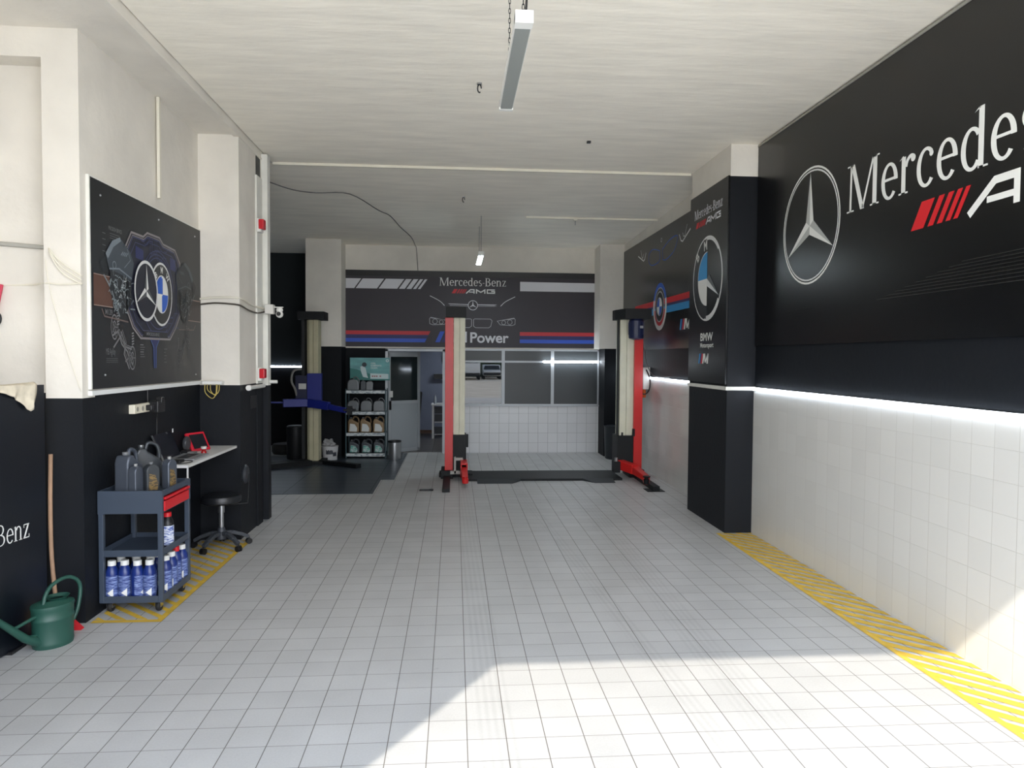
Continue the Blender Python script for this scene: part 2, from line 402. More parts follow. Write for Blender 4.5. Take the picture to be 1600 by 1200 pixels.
def amg_stripes(S, x, y, H, W, layer=1, tilt=0.):
    sh = .62*H; xs = [(0, .27), (.36, .47), (.55, .65), (.72, .81), (.87, .95)]
    for a, b in xs:
        S.poly([(x+a*W, y+tilt*a*W), (x+b*W, y+tilt*b*W), (x+b*W+sh, y+H+tilt*b*W), (x+a*W+sh, y+H+tilt*a*W)], layer)
def amg_letters(S, x, y, H, W, layer=1, tilt=0.):
    k = W/8.0
    def st(pts, w=.25, wx=1.): S.stroke([(x+px*k, y+py*H+tilt*px*k) for px, py in pts], w*H, layer)
    st([(.15, 0), (1.35, .88), (2.3, .88), (2.3, 0)]); S.stroke([(x+px*k, y+py*H+tilt*px*k) for px, py in [(1.0, .33), (2.2, .33)]], .2*H, layer+.3)
    st([(2.95, 0), (2.95, .85), (4.1, .3), (5.2, .85), (5.2, 0)], .27)
    st([(7.9, .88), (5.85, .88), (5.85, .12), (7.8, .12), (7.8, .52), (6.9, .52)], .24)
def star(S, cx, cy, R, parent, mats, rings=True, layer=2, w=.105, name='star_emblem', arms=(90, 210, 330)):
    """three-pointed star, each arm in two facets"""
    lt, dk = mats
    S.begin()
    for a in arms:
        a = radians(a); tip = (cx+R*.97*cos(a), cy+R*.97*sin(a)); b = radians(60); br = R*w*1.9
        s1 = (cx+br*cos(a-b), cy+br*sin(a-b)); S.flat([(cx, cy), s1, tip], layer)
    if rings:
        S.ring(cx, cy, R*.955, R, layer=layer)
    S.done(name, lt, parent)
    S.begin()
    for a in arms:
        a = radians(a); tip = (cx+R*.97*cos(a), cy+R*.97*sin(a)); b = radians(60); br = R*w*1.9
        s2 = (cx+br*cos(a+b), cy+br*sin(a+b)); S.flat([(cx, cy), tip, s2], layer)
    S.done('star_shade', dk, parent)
def roundel(S, cx, cy, R, parent, layer=1, letters=True, sx=1., blue=None, ringm=None):
    blue = blue or bluev
    S.begin(); S.disc(cx, cy, R, layer, sx); S.done('roundel_ring', ringm or silver, parent)
    S.begin(); S.disc(cx, cy, R*.93, layer+1, sx); S.done('roundel_band', blackv, parent)
    S.begin(); S.disc(cx, cy, R*.60, layer+2, sx); S.done('roundel_inner_ring', ringm or silver, parent)
    S.begin()
    S.ring(cx, cy, 0, R*.56, 90, 180, layer+3, sx=sx); S.ring(cx, cy, 0, R*.56, 270, 360, layer+3, sx=sx); S.done('blue_quarters', blue, parent)
    S.begin(); S.ring(cx, cy, 0, R*.56, 0, 90, layer+3, sx=sx); S.ring(cx, cy, 0, R*.56, 180, 270, layer+3, sx=sx)
    if letters:
        for ch, a in (('B', 132), ('M', 90), ('W', 48)):
            a_ = radians(a); r = R*.66
            S.text(ch, cx+r*cos(a_)*sx, cy+r*sin(a_), R*.2, layer+3, .02, sx=sx, align='CENTER', rot=a_-pi/2)
    S.done('white_quarters_and_letters', whitev, parent)
def m_badge(S, x, y, H, parent, layer=1, W=None):
    W = W or H*1.9; sh = .3*H; k = W/4.2
    for i, (mm, nm) in enumerate(((lbluev, 'light_blue_bar'), (navyv, 'navy_bar'), (redv, 'red_bar'))):
        S.begin(); a = x+i*k*.5; S.poly([(a, y), (a+k*.46, y), (a+k*.46+sh, y+H), (a+sh, y+H)], layer); S.done(nm, mm, parent)
    S.begin(); a = x+1.62*k
    S.poly([(a, y), (a+.5*k, y), (a+.5*k+sh, y+H), (a+sh, y+H)], layer)
    S.poly([(a+.3*k+sh, y+H), (a+.75*k+sh, y+H), (a+1.35*k, y+.25*H), (a+1.05*k, y+.1*H)], layer)
    S.poly([(a+1.05*k, y+.1*H), (a+1.4*k, y+.1*H), (a+2.3*k+sh*.6, y+H), (a+1.85*k+sh*.6, y+H)], layer)
    S.poly([(a+1.75*k, y), (a+2.3*k, y), (a+2.3*k+sh*.6, y+H), (a+1.8*k+sh*.6, y+H)], layer)
    S.done('letter_m', whitev, parent)

# ================================================================ THE SETTING
XR, XL, XL2, YB, YP, ZC = 3.34, -2.655, -2.245, 14.75, 14.18, 4.31
struct('floor', bx(-7, 3.5, .0, 19, -.06, 0), floor_m)
bm = bmnew()   # darker floor of the left bay, notched as in the photo
P_ = [(-7, 10.36), (-1.15, 10.36), (-1.15, 11.55), (-.94, 11.55), (-.94, 14.75), (-2.2, 14.75), (-2.84, 14.4), (-7, 14.4)]
prism(bm, P_, (0, 0, .0), (1, 0, 0), (0, 1, 0), (0, 0, .006)); struct('floor_left_bay', bm, dfloor)
struct('floor_office', bx(-2.1, 3.3, 14.9, 18.7, 0, .006), dfloor2)
bm = bmnew()
for z in (0, .25):
    for q in (((-7, .3), (-7, 9.2), (3.6, 9.2), (3.6, .3)), ): pass
def slab(pts, t=.25):
    bm = bmnew(); a = [bm.verts.new(p) for p in pts]; b = [bm.verts.new((p[0], p[1], p[2]+t)) for p in pts]
    bm.faces.new(a); bm.faces.new(b[::-1]); n = len(a)
    for i in range(n): bm.faces.new((a[i], b[i], b[(i+1) % n], a[(i+1) % n]))
    return bm
struct('ceiling', slab([(XL2+.01, .43, ZC), (3.6, .43, ZC), (3.6, 9.2, ZC), (XL2+.01, 9.2, ZC)]), ceilmat)
struct('ceiling_rear', slab([(-7, 9.2, ZC), (3.6, 9.2, ZC), (3.6, 14.9, 4.17), (-7, 14.9, 4.17)]), ceilmat)
struct('ceiling_left_beam', bx((-4.3, XL2, .5, 8.75, ZC-.075, ZC+.25), (-7, XL2+.01, 8.75, 9.2, ZC, ZC+.25)), plaster)
struct('ceiling_far_left', bx(-7, -2.2, 14.9, 16.4, 4.17, 4.4), ceilmat)
struct('ceiling_office', bx(-2.2, 3.4, 14.9, 18.9, 2.55, 2.7), plaster)
struct('trim_beam_edge', bx(XL2-.05, XL2+.01, .5, 8.7, ZC-.095, ZC-.075), plaster)
# front of the building: lintel and left jamb around the open bay, the camera stands just outside
struct('wall_front', bx((-4.3, XL2, .4, .5, 0, ZC+.25), (-4.3, 3.6, .3, .5, ZC+.26, ZC+.9)), plaster)
struct('wall_front_left_side', bx(-4.35, -4.2, .5, 5.7, 0, ZC), plaster)
# right wall: plaster top strip, black paint, tiles
struct('wall_right', bx(XR, XR+.2, .5, 14.9, 1.62, ZC), blackp)
struct('wall_right_upper', bx(XR-.004, XR+.1, 7.8, 14.18, 4.02, ZC), plaster)
struct('wall_right_tiled', bx(XR-.012, XR+.2, .5, 14.18, 0, 1.60), wtile_x)
struct('wall_right_column', bx(3.02, XR, 7.85, 9.15, 0, 1.62), blackp)
struct('wall_right_column_black', bx(3.02, XR, 7.85, 9.15, 1.62, 3.96), blackp)
struct('wall_right_column_upper', bx(3.02, XR, 7.85, 9.15, 3.96, ZC), plaster)
bm = bx((2.975+.02, 3.02, 7.83, 9.15, 1.60, 1.64), (2.995, XR, 7.825, 7.85, 1.60, 1.64)); struct('trim_column_ledge', bm, whitet)
# left wall with the two pilasters
struct('wall_left', bx(-4.2, XL, 5.6, 8.7, 1.66, ZC), plaster)
struct('wall_left_lower', bx(-4.2, XL, 5.6, 8.7, 0, 1.66), blackp)
struct('wall_left_near_pilaster', bx((-2.905, XL, 5.42, 5.6, 1.63, ZC), (-4.2, -2.905, 5.42, 5.6, 4.03, ZC)), plaster)
struct('wall_left_near_pilaster_lower', bx(-2.905, XL, 5.42, 5.6, 0, 1.63), blackp)
struct('wall_left_far_pilaster', bx(XL, XL2, 7.82, 8.7, 1.635, ZC-.07), plaster)
struct('wall_left_far_pilaster_lower', bx(XL, XL2, 7.82, 8.7, 0, 1.635), blackp)
struct('trim_door_guide', bx((XL2, XL2+.02, 8.44, 8.66, 1.63, 3.98), (-2.245, -2.175, 8.7, 8.82, 1.60, ZC-.03)), whitet)
struct('trim_door_guide_lower', bx((XL2, XL2+.015, 8.44, 8.66, 0, 1.63), (-2.245, -2.175, 8.7, 8.82, .02, 1.60)), blackp)
struct('wall_left_end', bx(-7, XL, 8.7, 8.9, 0, ZC), plaster)
struct('wall_far_left_side', bx(-7.2, -7, 8.7, 16.3, 0, ZC), blackm)
struct('wall_far_left', bx(-7, -2.5, 16.1, 16.3, 1.72, ZC), M('dark_grey_wall', (40, 46, 49), .7, spec=.3))
struct('wall_far_left_lower', bx(-7, -2.5, 16.1, 16.3, 0, 1.72), blackm)
struct('wall_far_left_return', bx(-2.84, -2.2, 14.9, 16.3, 0, ZC), blackm)
# rear wall: white over black pilasters, black door part, tiled part under the windows
struct('wall_rear', bx(-2.2, XR, YB, YB+.15, 2.12, 4.3), plaster)
struct('wall_rear_left_black', bx((-2.2, -1.345, YB, YB+.15, 0, 2.12), (-1.345, -.19, YB, YB+.15, 2.10, 2.12)), blackm)
struct('wall_rear_tiled', bx(-.19, 2.97, YB-.01, YB+.15, 0, .965), wtile_y)
struct('wall_rear_pier', bx(-.19, .18, YB, YB+.15, .965, 2.12), blackm)
struct('wall_rear_right_black', bx(2.955, XR, YB, YB+.15, 0, 2.12), blackm)
struct('wall_rear_left_pilaster', bx(-2.84, -2.17, YP, YB+.1, 2.137, 4.3), plaster)
struct('wall_rear_left_pilaster_lower', bx(-2.84, -2.17, YP, YB+.1, 0, 2.137), blackm)
struct('wall_rear_right_pilaster', bx(2.85, XR, YP, YB, 2.137, 4.3), plaster)
struct('wall_rear_right_pilaster_lower', bx(2.96, XR, YP, YB, 0, 2.137), blackm)
# office behind the rear wall
offw = M('office_wall', (128, 134, 152), .8, noise=.05)
struct('wall_office_back', bx(-2.2, 3.4, 18.6, 18.75, 0, 2.6), offw)
struct('wall_office_left', bx(-2.2, -2.05, 14.9, 18.7, 0, 2.6), offw)
struct('wall_office_right', bx(3.25, 3.4, 14.9, 18.7, 0, 2.6), offw)
struct('baseboard_office', bx(-2.05, 3.25, 18.58, 18.6, .006, .09), M('brown_baseboard', (84, 62, 48), .6))
# outside ground
struct('floor_outside', bx(-60, 60, -60, .3, -.3, -.02), ground)
struct('floor_forecourt', bx(-8, 8, -6, .3, -.1, -.01), M('grey_paving', (226, 222, 214), .8, noise=.12, nscale=2))
struct('floor_threshold', bx(-4.3, 3.6, 0, .3, -.01, 0), floor_m)

# windows of the rear wall (three bays with a transom)
bm = bmnew()
for q in ((.18, 2.97, YB-.02, YB+.05, .965, 1.005), (.18, 2.97, YB-.02, YB+.05, 1.80+.045, 1.885), (.18, 2.97, YB-.02, YB+.05, 2.085, 2.12),
          (.18, .215, YB-.02, YB+.05, .965, 2.12), (.955, 1.02, YB-.022, YB+.05, .965, 2.12), (1.965, 2.03, YB-.022, YB+.05, .965, 2.12), (2.93, 2.97, YB-.02, YB+.05, .965, 2.12)): box(bm, *q)
win = struct('window_1', bm, alu)
bm = bx(.18, 2.97, YB-.05, YB, .955, .985); obj('window_sill', bm, alu, win)
pane = M('mirror_glass', (24, 28, 30), .012, spec=.5, ior=1.62)
film = M('dark_film_glass', (58, 62, 64), .35, spec=.4)
for i, (a, b, c, d, mm) in enumerate(((.215, .955, 1.005, 1.845, pane), (1.02, 1.965, 1.005, 1.845, film), (2.03, 2.93, 1.005, 1.845, film),
                                   (.215, .955, 1.885, 2.085, film), (1.02, 1.965, 1.885, 2.085, film), (2.03, 2.93, 1.885, 2.085, film))):
    obj('pane', bx(a, b, YB+.005, YB+.015, c, d), mm, win, label=('clear window pane mirroring the yard' if i == 0 else None))
# door: frame in the wall, the leaf stands ajar into the office
struct('trim_door_frame', bx((-1.385, -1.33, YB-.03, YB+.1, 0, 2.1), (-.24, -.19, YB-.03, YB+.1, 0, 2.1), (-1.385, -.19, YB-.03, YB+.1, 2.06, 2.11)), alu)
d = bpy.data.objects.new('door_1', None); COL.objects.link(d); d.location = (-1.32, YB-.04, 0); d['kind'] = 'structure'; d.rotation_euler = (0, 0, radians(34))
DW = .74
obj('leaf_frame', bx((0, .05, 0, .04, .01, 2.05), (DW-.06, DW, 0, .04, .01, 2.05), (0, DW, 0, .04, 1.95, 2.05), (0, DW, 0, .04, 1.0, 1.06), (0, DW, 0, .04, .01, .08)), alu, d)
obj('leaf_panel', bx(.05, DW-.06, .01, .03, .08, 1.0), M('door_panel_grey', (150, 156, 160), .5), d)
obj('leaf_glass', bx(.05, DW-.06, .015, .025, 1.06, 1.95), M('dark_door_glass', (30, 38, 40), .08, spec=.8), d)
obj('note', bx(.02, .1, -.004, .0, 1.13, 1.26), M('paper', (200, 200, 196), .8), d)
obj('door_handle', bx((.015, .04, -.05, 0, .88, 1.06), (.015, .04, -.05, -.03, .92, 1.05)), darkmet, d)

# ================================================================ BANNERS
# large banner on the right wall
t = thing('wall_banner', 'huge black banner with silver star, long white wordmark and red slashes above white wall tiles', 'banner', (XR, 4, 2.09))
obj('panel', bx(XR-.022, XR, .55, 7.82, 2.09, 4.27), board, t)
obj('edge_strip', bx(XR-.03, XR, .55, 7.82, 4.27, 4.29), M('board_edge', (150, 148, 140), .6), t)
S = Sheet((XR-.022, 0, 0), (0, -1, 0))
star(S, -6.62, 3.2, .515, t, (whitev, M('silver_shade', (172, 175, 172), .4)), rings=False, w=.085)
S.begin(); S.ring(-6.62, 3.2, .50, .515, layer=1); S.done('inner_ring', silver, t)
S.begin(); S.ring(-6.62, 3.2, .527, .545, layer=1); S.done('outer_ring', whitev, t)
S.begin(); serif_word(S, 'Mercedes-Benz', -5.97, 3.185, .39, 2, tilt=-.010, wf=1.14); S.done('wordmark', whitev, t)
S.begin(); amg_stripes(S, -5.09, 2.885, .19, .52, 2, tilt=.01); S.done('red_slashes', redv, t)
S.begin(); amg_letters(S, -4.52, 2.885, .20, 1.5, 2, tilt=.0); S.done('slanted_lettering', whitev, t)
bm = bmnew()
for i in range(9): tube(bm, [(XR-.022, 5.5-.12*i, 2.42+.022*i), (XR-.022, .6, 2.42+.028*i)], .0045, 6)
for i in range(5): tube(bm, [(XR-.022, 7.6-.1*i, 2.33+.02*i), (XR-.022, 6.9-.1*i, 2.33+.024*i)], .003, 6)
obj('rib', bm, board, t)
# banner on the column
t = thing('column_banner', 'tall narrow black banner with half star half roundel emblem on the column', 'banner', (3.02, 8.5, 1.66))
obj('panel', bx(3.0, 3.02, 7.86, 9.14, 1.665, 3.97), board, t)
S = Sheet((3.0, 0, 0), (0, -1, 0))
S.begin(); serif_word(S, 'Mercedes-Benz', -8.98, 3.675, .115, 1, wf=1.1); S.done('wordmark', greyv, t)
S.begin(); amg_stripes(S, -8.93, 3.56, .07, .34, 1); S.done('red_slashes', redv, t)
S.begin(); amg_letters(S, -8.57, 3.56, .075, .5, 1); S.done('slanted_lettering', greyv, t)
cx, cy, R = -8.49, 2.905, .505
S.begin(); S.ring(cx, cy, R*.965, R, 0, 360, 1); S.ring(cx, cy, R*.945, R*.965, -100, 100, 1); S.done('emblem_ring', silver, t)
S.begin(); S.ring(cx, cy, R*.66, R*.93, 90, 270, 1); S.done('emblem_band', blackv, t)
S.begin(); S.ring(cx, cy, R*.62, R*.64, 90, 270, 2); S.ring(cx, cy, R*.88, R*.965, -92, -35, 2); S.ring(cx, cy, R*.905, R*.965, 40, 92, 2); S.done('emblem_arc', silver, t)
S.begin(); S.ring(cx, cy, 0, R*.62, 90, 180, 2); S.done('blue_quarter', lbluev, t)
S.begin(); S.ring(cx, cy, 0, R*.62, 180, 270, 2)
S.text('B', cx-R*.60, cy+R*.5, R*.22, 3, .02, align='CENTER', rot=radians(45)); S.text('M', cx-.06, cy+R*.68, R*.22, 3, .02, align='CENTER', rot=radians(5)); S.done('white_quarter_and_letters', whitev, t)
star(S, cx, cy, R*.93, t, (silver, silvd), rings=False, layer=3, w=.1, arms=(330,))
S.begin(); S.text('BMW', -8.70, 2.165, .092, 1, .02, sx=1.35); S.text('Motorsport', -8.70, 2.085, .055, 1, .02, sx=1.2); S.done('lettering', whitev, t)
m_badge(S, -8.755, 1.89, .12, t, 1, .36)
# banner on the right wall behind the column
t = thing('wall_banner', 'black banner with tricolour stripe and round emblem on the wall behind the column', 'banner', (XR, 11.6, 2.05))
obj('panel', bx(XR-.02, XR-.004, 9.16, 14.17, 2.10, 4.04), board, t)
S = Sheet((XR-.02, 0, 0), (0, -1, 0))
for z0, z1, mm, nm in ((2.815, 2.905, redv, 'red_stripe'), (2.775, 2.815, navyv, 'navy_stripe'), (2.67, 2.775, lbluev, 'blue_stripe')):
    S.begin(); S.poly([(-13.3, z0), (-9.16, z0), (-9.16, z1), (-13.3+.1, z1)], 1); S.done(nm, mm, t)
cx, cy = -11.6, 2.79
S.begin(); S.ring(cx, cy, .30, .385, 0, 360, 2); S.done('outer_ring', whitev, t)
S.begin(); S.ring(cx, cy, .31, .385, 20, 160, 3); S.done('blue_arc', bluev, t)
S.begin(); S.ring(cx, cy, .245, .31, 190, 350, 3); S.done('red_arc', redv, t)
roundel(S, cx, cy, .25, t, 4, letters=False)
m_badge(S, -10.54, 2.375, .155, t, 1, .5)
S.begin()
S.stroke(smoothp([(-11.5, 3.70, 0), (-11.1, 3.79, 0), (-10.75, 3.80, 0), (-10.72, 3.72, 0), (-10.9, 3.58, 0), (-11.3, 3.51, 0), (-11.48, 3.54, 0)], 5), .014, 1, True)
S.stroke(smoothp([(-11.65, 3.70, 0), (-12.05, 3.78, 0), (-12.3, 3.73, 0), (-12.3, 3.6, 0), (-12.1, 3.52, 0), (-11.75, 3.52, 0), (-11.63, 3.56, 0)], 5), .014, 1, True); S.done('kidney_grille_outline', bluev, t)
S.begin()
for m_ in (1, -1):
    X = lambda x: -11.56+m_*x
    S.stroke([(X(.94), 3.79), (X(1.02), 3.69), (X(1.1), 3.665), (X(1.48), 3.80)], .022, 1)
    S.stroke([(X(1.1), 3.79), (X(1.14), 3.73), (X(1.2), 3.73), (X(1.3), 3.88)], .012, 1)
S.ring(-11.56, 3.86, .025, .035, layer=1); S.done('headlight_outline', silver, t)
# banner on the rear wall
t = thing('wall_banner', 'wide dark rear wall banner with car front outlines above the office windows', 'banner', (.36, YB, 2.15))
obj('panel', bx(-2.17, 2.965, YB-.02, YB, 2.15, 3.675), boardr, t)
obj('black_band', bx(-2.17, 2.965, YB-.022, YB-.02, 3.56, 3.675), blackv, t)
S = Sheet((0, YB-.022, 0), (1, 0, 0))
z0, z1 = 3.31, 3.505
for a, b in ((-2.165, -2.0), (-1.97, -1.55), (-1.515, -1.15), (-1.115, -1.0), (-.965, -.87), (-.835, -.775), (-.74, -.69)):
    lo = .14 if a > -2.1 else 0
    S.begin(); S.poly([(a, z0), (b-.0, z0), (b+.14, z1), (a+lo, z1)], 1); S.done('slanted_block', greyv, t)
S.begin(); S.poly([(1.32, 3.295), (2.965, 3.295), (2.965, 3.475), (1.32, 3.485)], 1)
S.done('long_block', greyv, t)
S.begin(); serif_word(S, 'Mercedes-Benz', -.31, 3.385, .162, 1, wf=1.15); S.done('wordmark', whitev, t)
S.begin(); amg_stripes(S, -.065, 3.235, .085, .27, 1); S.done('red_slashes', redv, t)
S.begin(); amg_letters(S, .215, 3.235, .088, .6, 1); S.done('slanted_lettering', whitev, t)
S.begin()
S.ring(.365, 2.998, .088, .1, layer=2)
for a in (90, 210, 330):
    a = radians(a); c_, s_ = cos(a), sin(a); S.flat([(.365-s_*.016, 2.998+c_*.016), (.365+s_*.016, 2.998-c_*.016), (.365+c_*.09, 2.998+s_*.09)], 2)
S.done('small_star', greyv, t); S.begin()
S.poly([(-.14, 3.028), (.27, 3.018), (.27, 3.005), (-.1, 3.015)], 1); S.poly([(.46, 3.018), (.86, 3.018), (.8, 3.0), (.46, 3.004)], 1)
S.poly([(-.1, 2.992), (.27, 2.985), (.27, 2.979), (-.1, 2.986)], 1); S.poly([(.46, 2.985), (.86, 2.988), (.8, 2.98), (.46, 2.979)], 1)
S.done('grille_bar', greyv, t)
for m_ in (1, -1):
    X = lambda x: .36+m_*x; S.begin()
    S.stroke(smoothp([(X(.86), 3.18, 0), (X(.72), 3.11, 0), (X(.64), 3.06, 0), (X(.565), 2.985, 0)], 4), .012, 1)
    S.stroke([(X(.02), 2.71), (X(.04), 2.725), (X(.36), 2.725), (X(.395), 2.69), (X(.37), 2.58), (X(.33), 2.548), (X(.06), 2.548), (X(.02), 2.58)], .007, 1, True)
    S.stroke([(X(.50), 2.685), (X(.84), 2.75), (X(.865), 2.72), (X(.86), 2.62), (X(.8), 2.598), (X(.56), 2.61), (X(.52), 2.66)], .007, 1, True)
    S.poly([(X(.55), 2.70), (X(.84), 2.755), (X(.86), 2.735), (X(.6), 2.70)], 1)
    S.ring(X(.63), 2.655, .036, .042, layer=1); S.ring(X(.755), 2.665, .044, .05, layer=1)
    S.done('headlight_and_grille_outline', greyv, t)
for z0, z1, mm, nm in ((2.392, 2.468, M('banner_red', (190, 44, 54), .5), 'red_stripe'), (2.318, 2.392, navyv, 'navy_stripe'), (2.243, 2.318, M('banner_blue', (44, 84, 190), .5), 'blue_stripe')):
    S.begin(); e = -.6 + (z1-2.24)*.5; e0 = -.6+(z0-2.24)*.5
    S.poly([(-2.165, z0), (e0, z0), (e, z1), (-2.165, z1)], 1); S.done(nm, mm, t); S.begin(); S.poly([(1.322, z0), (2.96, z0), (2.96, z1), (1.322, z1)], 1); S.done(nm, mm, t)
H = .22
for x, mm, nm in ((-.39, M('banner_blue', (44, 84, 190), .5), 'blue_bar'), (-.27, navyv, 'navy_bar'), (-.15, M('banner_red', (190, 44, 54), .5), 'red_bar')):
    S.begin(); S.poly([(x, 2.247), (x+.09, 2.247), (x+.19, 2.247+H), (x+.1, 2.247+H)], 1); S.done(nm, mm, t)
S.begin(); x = -.03
S.poly([(x, 2.247), (x+.07, 2.247), (x+.07, 2.467), (x, 2.467)], 1); S.poly([(x+.2, 2.247), (x+.275, 2.247), (x+.275, 2.467), (x+.2, 2.467)], 1); S.poly([(x+.06, 2.467), (x+.11, 2.3), (x+.15, 2.3), (x+.2, 2.467), (x+.14, 2.467), (x+.13, 2.4), (x+.12, 2.467)], 1)
S.text('Power', .30, 2.25, .20, 1, .022, sx=1.02); S.done('lettering', greyv, t)
# tall black board at the left edge
ang = radians(8); A0 = Vector((-2.815, 5.23, 0)); dr = Vector((sin(ang), cos(ang), 0))
t = thing('standing_board', 'tall glossy black board with white serif lettering standing behind the green watering can', 'board', tuple(A0))
p0 = A0 - dr*1.9; nn = Vector((cos(ang), -sin(ang), 0))
bm = bmnew(); prism(bm, [(0, .01), (1.9, .01), (1.9, 1.735), (0, 1.735)], p0-nn*.03, dr, (0, 0, 1), nn*.03)
obj('panel', bm, M('glossy_black_board', (13, 17, 24), .3, spec=.6), t)
S = Sheet(p0, dr); w_ = serif_word(S.begin(), 'Mercedes-Benz', 0, 0, .001); S.bm.free()
S.begin(); serif_word(S, 'Mercedes-Benz', 1.9-.195-8.0*.135*.83, .72, .135, 1, wf=.9, kx=.83); S.done('wordmark', whitev, t)

# ================================================================ POSTER on the left wall
t = thing('wall_poster', 'black poster of two engines with star and roundel inside a blue hexagon frame', 'poster', (XL, 6.65, 1.68))
obj('panel', bx(XL, XL+.018, 5.52, 7.815, 1.69, 3.235), M('poster_black', (17, 19, 23), .42), t)
obj('frame_edge', bx((XL, XL+.022, 5.505, 5.52, 1.69, 3.235), (XL, XL+.022, 5.505, 7.815, 3.235, 3.245)), whitet, t)
S = Sheet((XL+.018, 0, 0), (0, 1, 0)); R_ = random.Random(3)
pm = lambda n, c, r=.5: M('print_'+n, c, r)
# hexagonal frame
HX = [(6.19, 2.945), (6.42, 2.945), (6.50, 2.99), (6.76, 2.99), (6.84, 2.945), (7.12, 2.93), (7.24, 2.82), (7.24, 2.33), (7.12, 2.2), (6.98, 2.09), (6.35, 2.085), (6.2, 2.17), (6.10, 2.3), (6.07, 2.8)]
C_ = (6.65, 2.5); sc = lambda P, k: [(C_[0]+(x-C_[0])*k, C_[1]+(y-C_[1])*k) for x, y in P]
S.begin(); S.flat(HX, 1); S.done('frame_field', pm('field', (22, 24, 42)), t)
S.begin(); S.stroke(HX, .018, 3, True); S.stroke(sc(HX, .955), .007, 3, True); S.done('hexagon_frame', pm('frame', (138, 132, 132)), t)
C_ = (6.65, 2.5); sc = lambda P, k: [(C_[0]+(x-C_[0])*k, C_[1]+(y-C_[1])*k) for x, y in P]
S.begin(); S.stroke(sc(HX, .93), .008, 3, True); S.stroke(sc(HX, .84), .006, 3, True)
for k in range(3): S.ring(6.72, 2.49, .31+.03*k, .318+.03*k, R_.randint(-40, 40), R_.randint(150, 330), 3, sx=.95)
for k in range(16):
    x = R_.uniform(6.15, 7.15); z = R_.choice([R_.uniform(2.15, 2.3), R_.uniform(2.7, 2.92)])
    S.stroke([(x, z), (x+.05, z), (x+.09, z+.04), (x+.17, z+.04)], .005, 3)
for x in (6.56, 6.60, 6.66, 6.70): S.stroke([(x, 2.98), (x, 2.83), (x+(.06 if x > 6.62 else -.06), 2.78)], .006, 3)
S.done('circuit_lines', pm('circuit', (66, 72, 112)), t)
S.begin(); S.flat([(6.27, 2.75), (6.42, 2.74), (6.42, 2.83), (6.27, 2.85)], 2); S.done('blue_glow_print', pm('glow', (34, 42, 92)), t); S.begin(); S.flat([(7.0, 2.74), (7.13, 2.73), (7.13, 2.84), (7.0, 2.85)], 2); S.done('blue_glow_print', pm('glow', (34, 42, 92)), t)
S.begin(); S.flat([(6.52, 2.1), (6.60, 2.02), (6.61, 1.83), (6.67, 1.83), (6.68, 2.02), (6.76, 2.1)], 2); S.done('blue_glow_print', pm('glow', (34, 42, 92)), t)
S.begin(); S.stroke([(6.53, 2.1), (6.615, 2.01), (6.62, 1.83)], .008, 3); S.stroke([(6.75, 2.1), (6.665, 2.01), (6.66, 1.83)], .008, 3); S.done('stem_lines', pm('stem', (78, 106, 160)), t)
S.begin(); S.flat([(6.38, 2.1), (6.93, 2.1), (6.9, 2.15), (6.42, 2.15)], 4); S.done('name_plate', pm('plate', (16, 18, 24)), t)
S.begin(); S.text('MERCEDES-BENZ', 6.46, 2.113, .026, 5, .01, sx=.95); S.done('name_plate_text', pm('dimtext', (120, 122, 126)), t)
# bronze side panels
for y0, y1, z0, z1 in ((5.56, 5.86, 2.31, 2.54), (7.45, 7.79, 2.29, 2.50)):
    S.begin(); S.flat([(y0, z0), (y1, z0), (y1, z1), (y0, z1)], 1); S.done('bronze_panel', pm('bronze', (92, 62, 50)) if y0 < 6 else pm('brown', (52, 44, 42)), t)
    for zz in (z0, z1): S.begin(); S.stroke([(y0, zz), (y1, zz)], .007, 2); S.done('panel_edge_line', pm('edge', (150, 130, 120)), t)
S.begin(); S.stroke([(5.68, 2.29), (5.72, 2.235), (6.12, 2.21)], .012, 2); S.done('caption_bracket', pm('bracket', (112, 96, 92)), t); S.begin(); S.stroke([(7.2, 2.19), (7.6, 2.20), (7.65, 2.25)], .008, 2); S.done('caption_bracket', pm('bracket', (112, 96, 92)), t)
S.begin(); S.text('M139', 5.73, 2.25, .04, 2, .02, sx=.9)
for y, z, w in ((5.80, 2.90, .17),): S.text('PRECISION SERVICE', y, z, .028, 2, .02, sx=.62)
S.text('MB Agility', 5.735, 1.945, .05, 2, .0, sx=.52)
for k in range(4): S.stroke([(5.70, 2.86-.045*k), (5.75, 2.86-.045*k)], .005, 2)
for k in range(3): S.stroke([(5.82, 2.875-.018*k), (5.98-.03*k, 2.875-.018*k)], .004, 2)
for k in range(3): S.stroke([(5.74, 1.915-.014*k), (5.93, 1.915-.014*k)], .003, 2)
for k in range(6): S.stroke([(6.34, 2.03-.02*k), (6.34+.1*R_.uniform(.6, 1), 2.03-.02*k)], .005 if k % 3 else .009, 2)
for k in range(5): S.stroke([(6.84, 2.0-.03*k), (6.84+.08*R_.uniform(.4, 1), 2.0-.03*k)], .005, 2)
S.done('caption_text', pm('text', (112, 112, 114)), t)
S.begin(); S.text('MB Agility', 7.42, 1.945, .05, 2, .0, sx=.5); S.text('PRECISION SERVICE', 7.25, 2.78, .026, 2, .0, sx=.55); S.done('dim_text', pm('dim2', (62, 62, 64)), t)
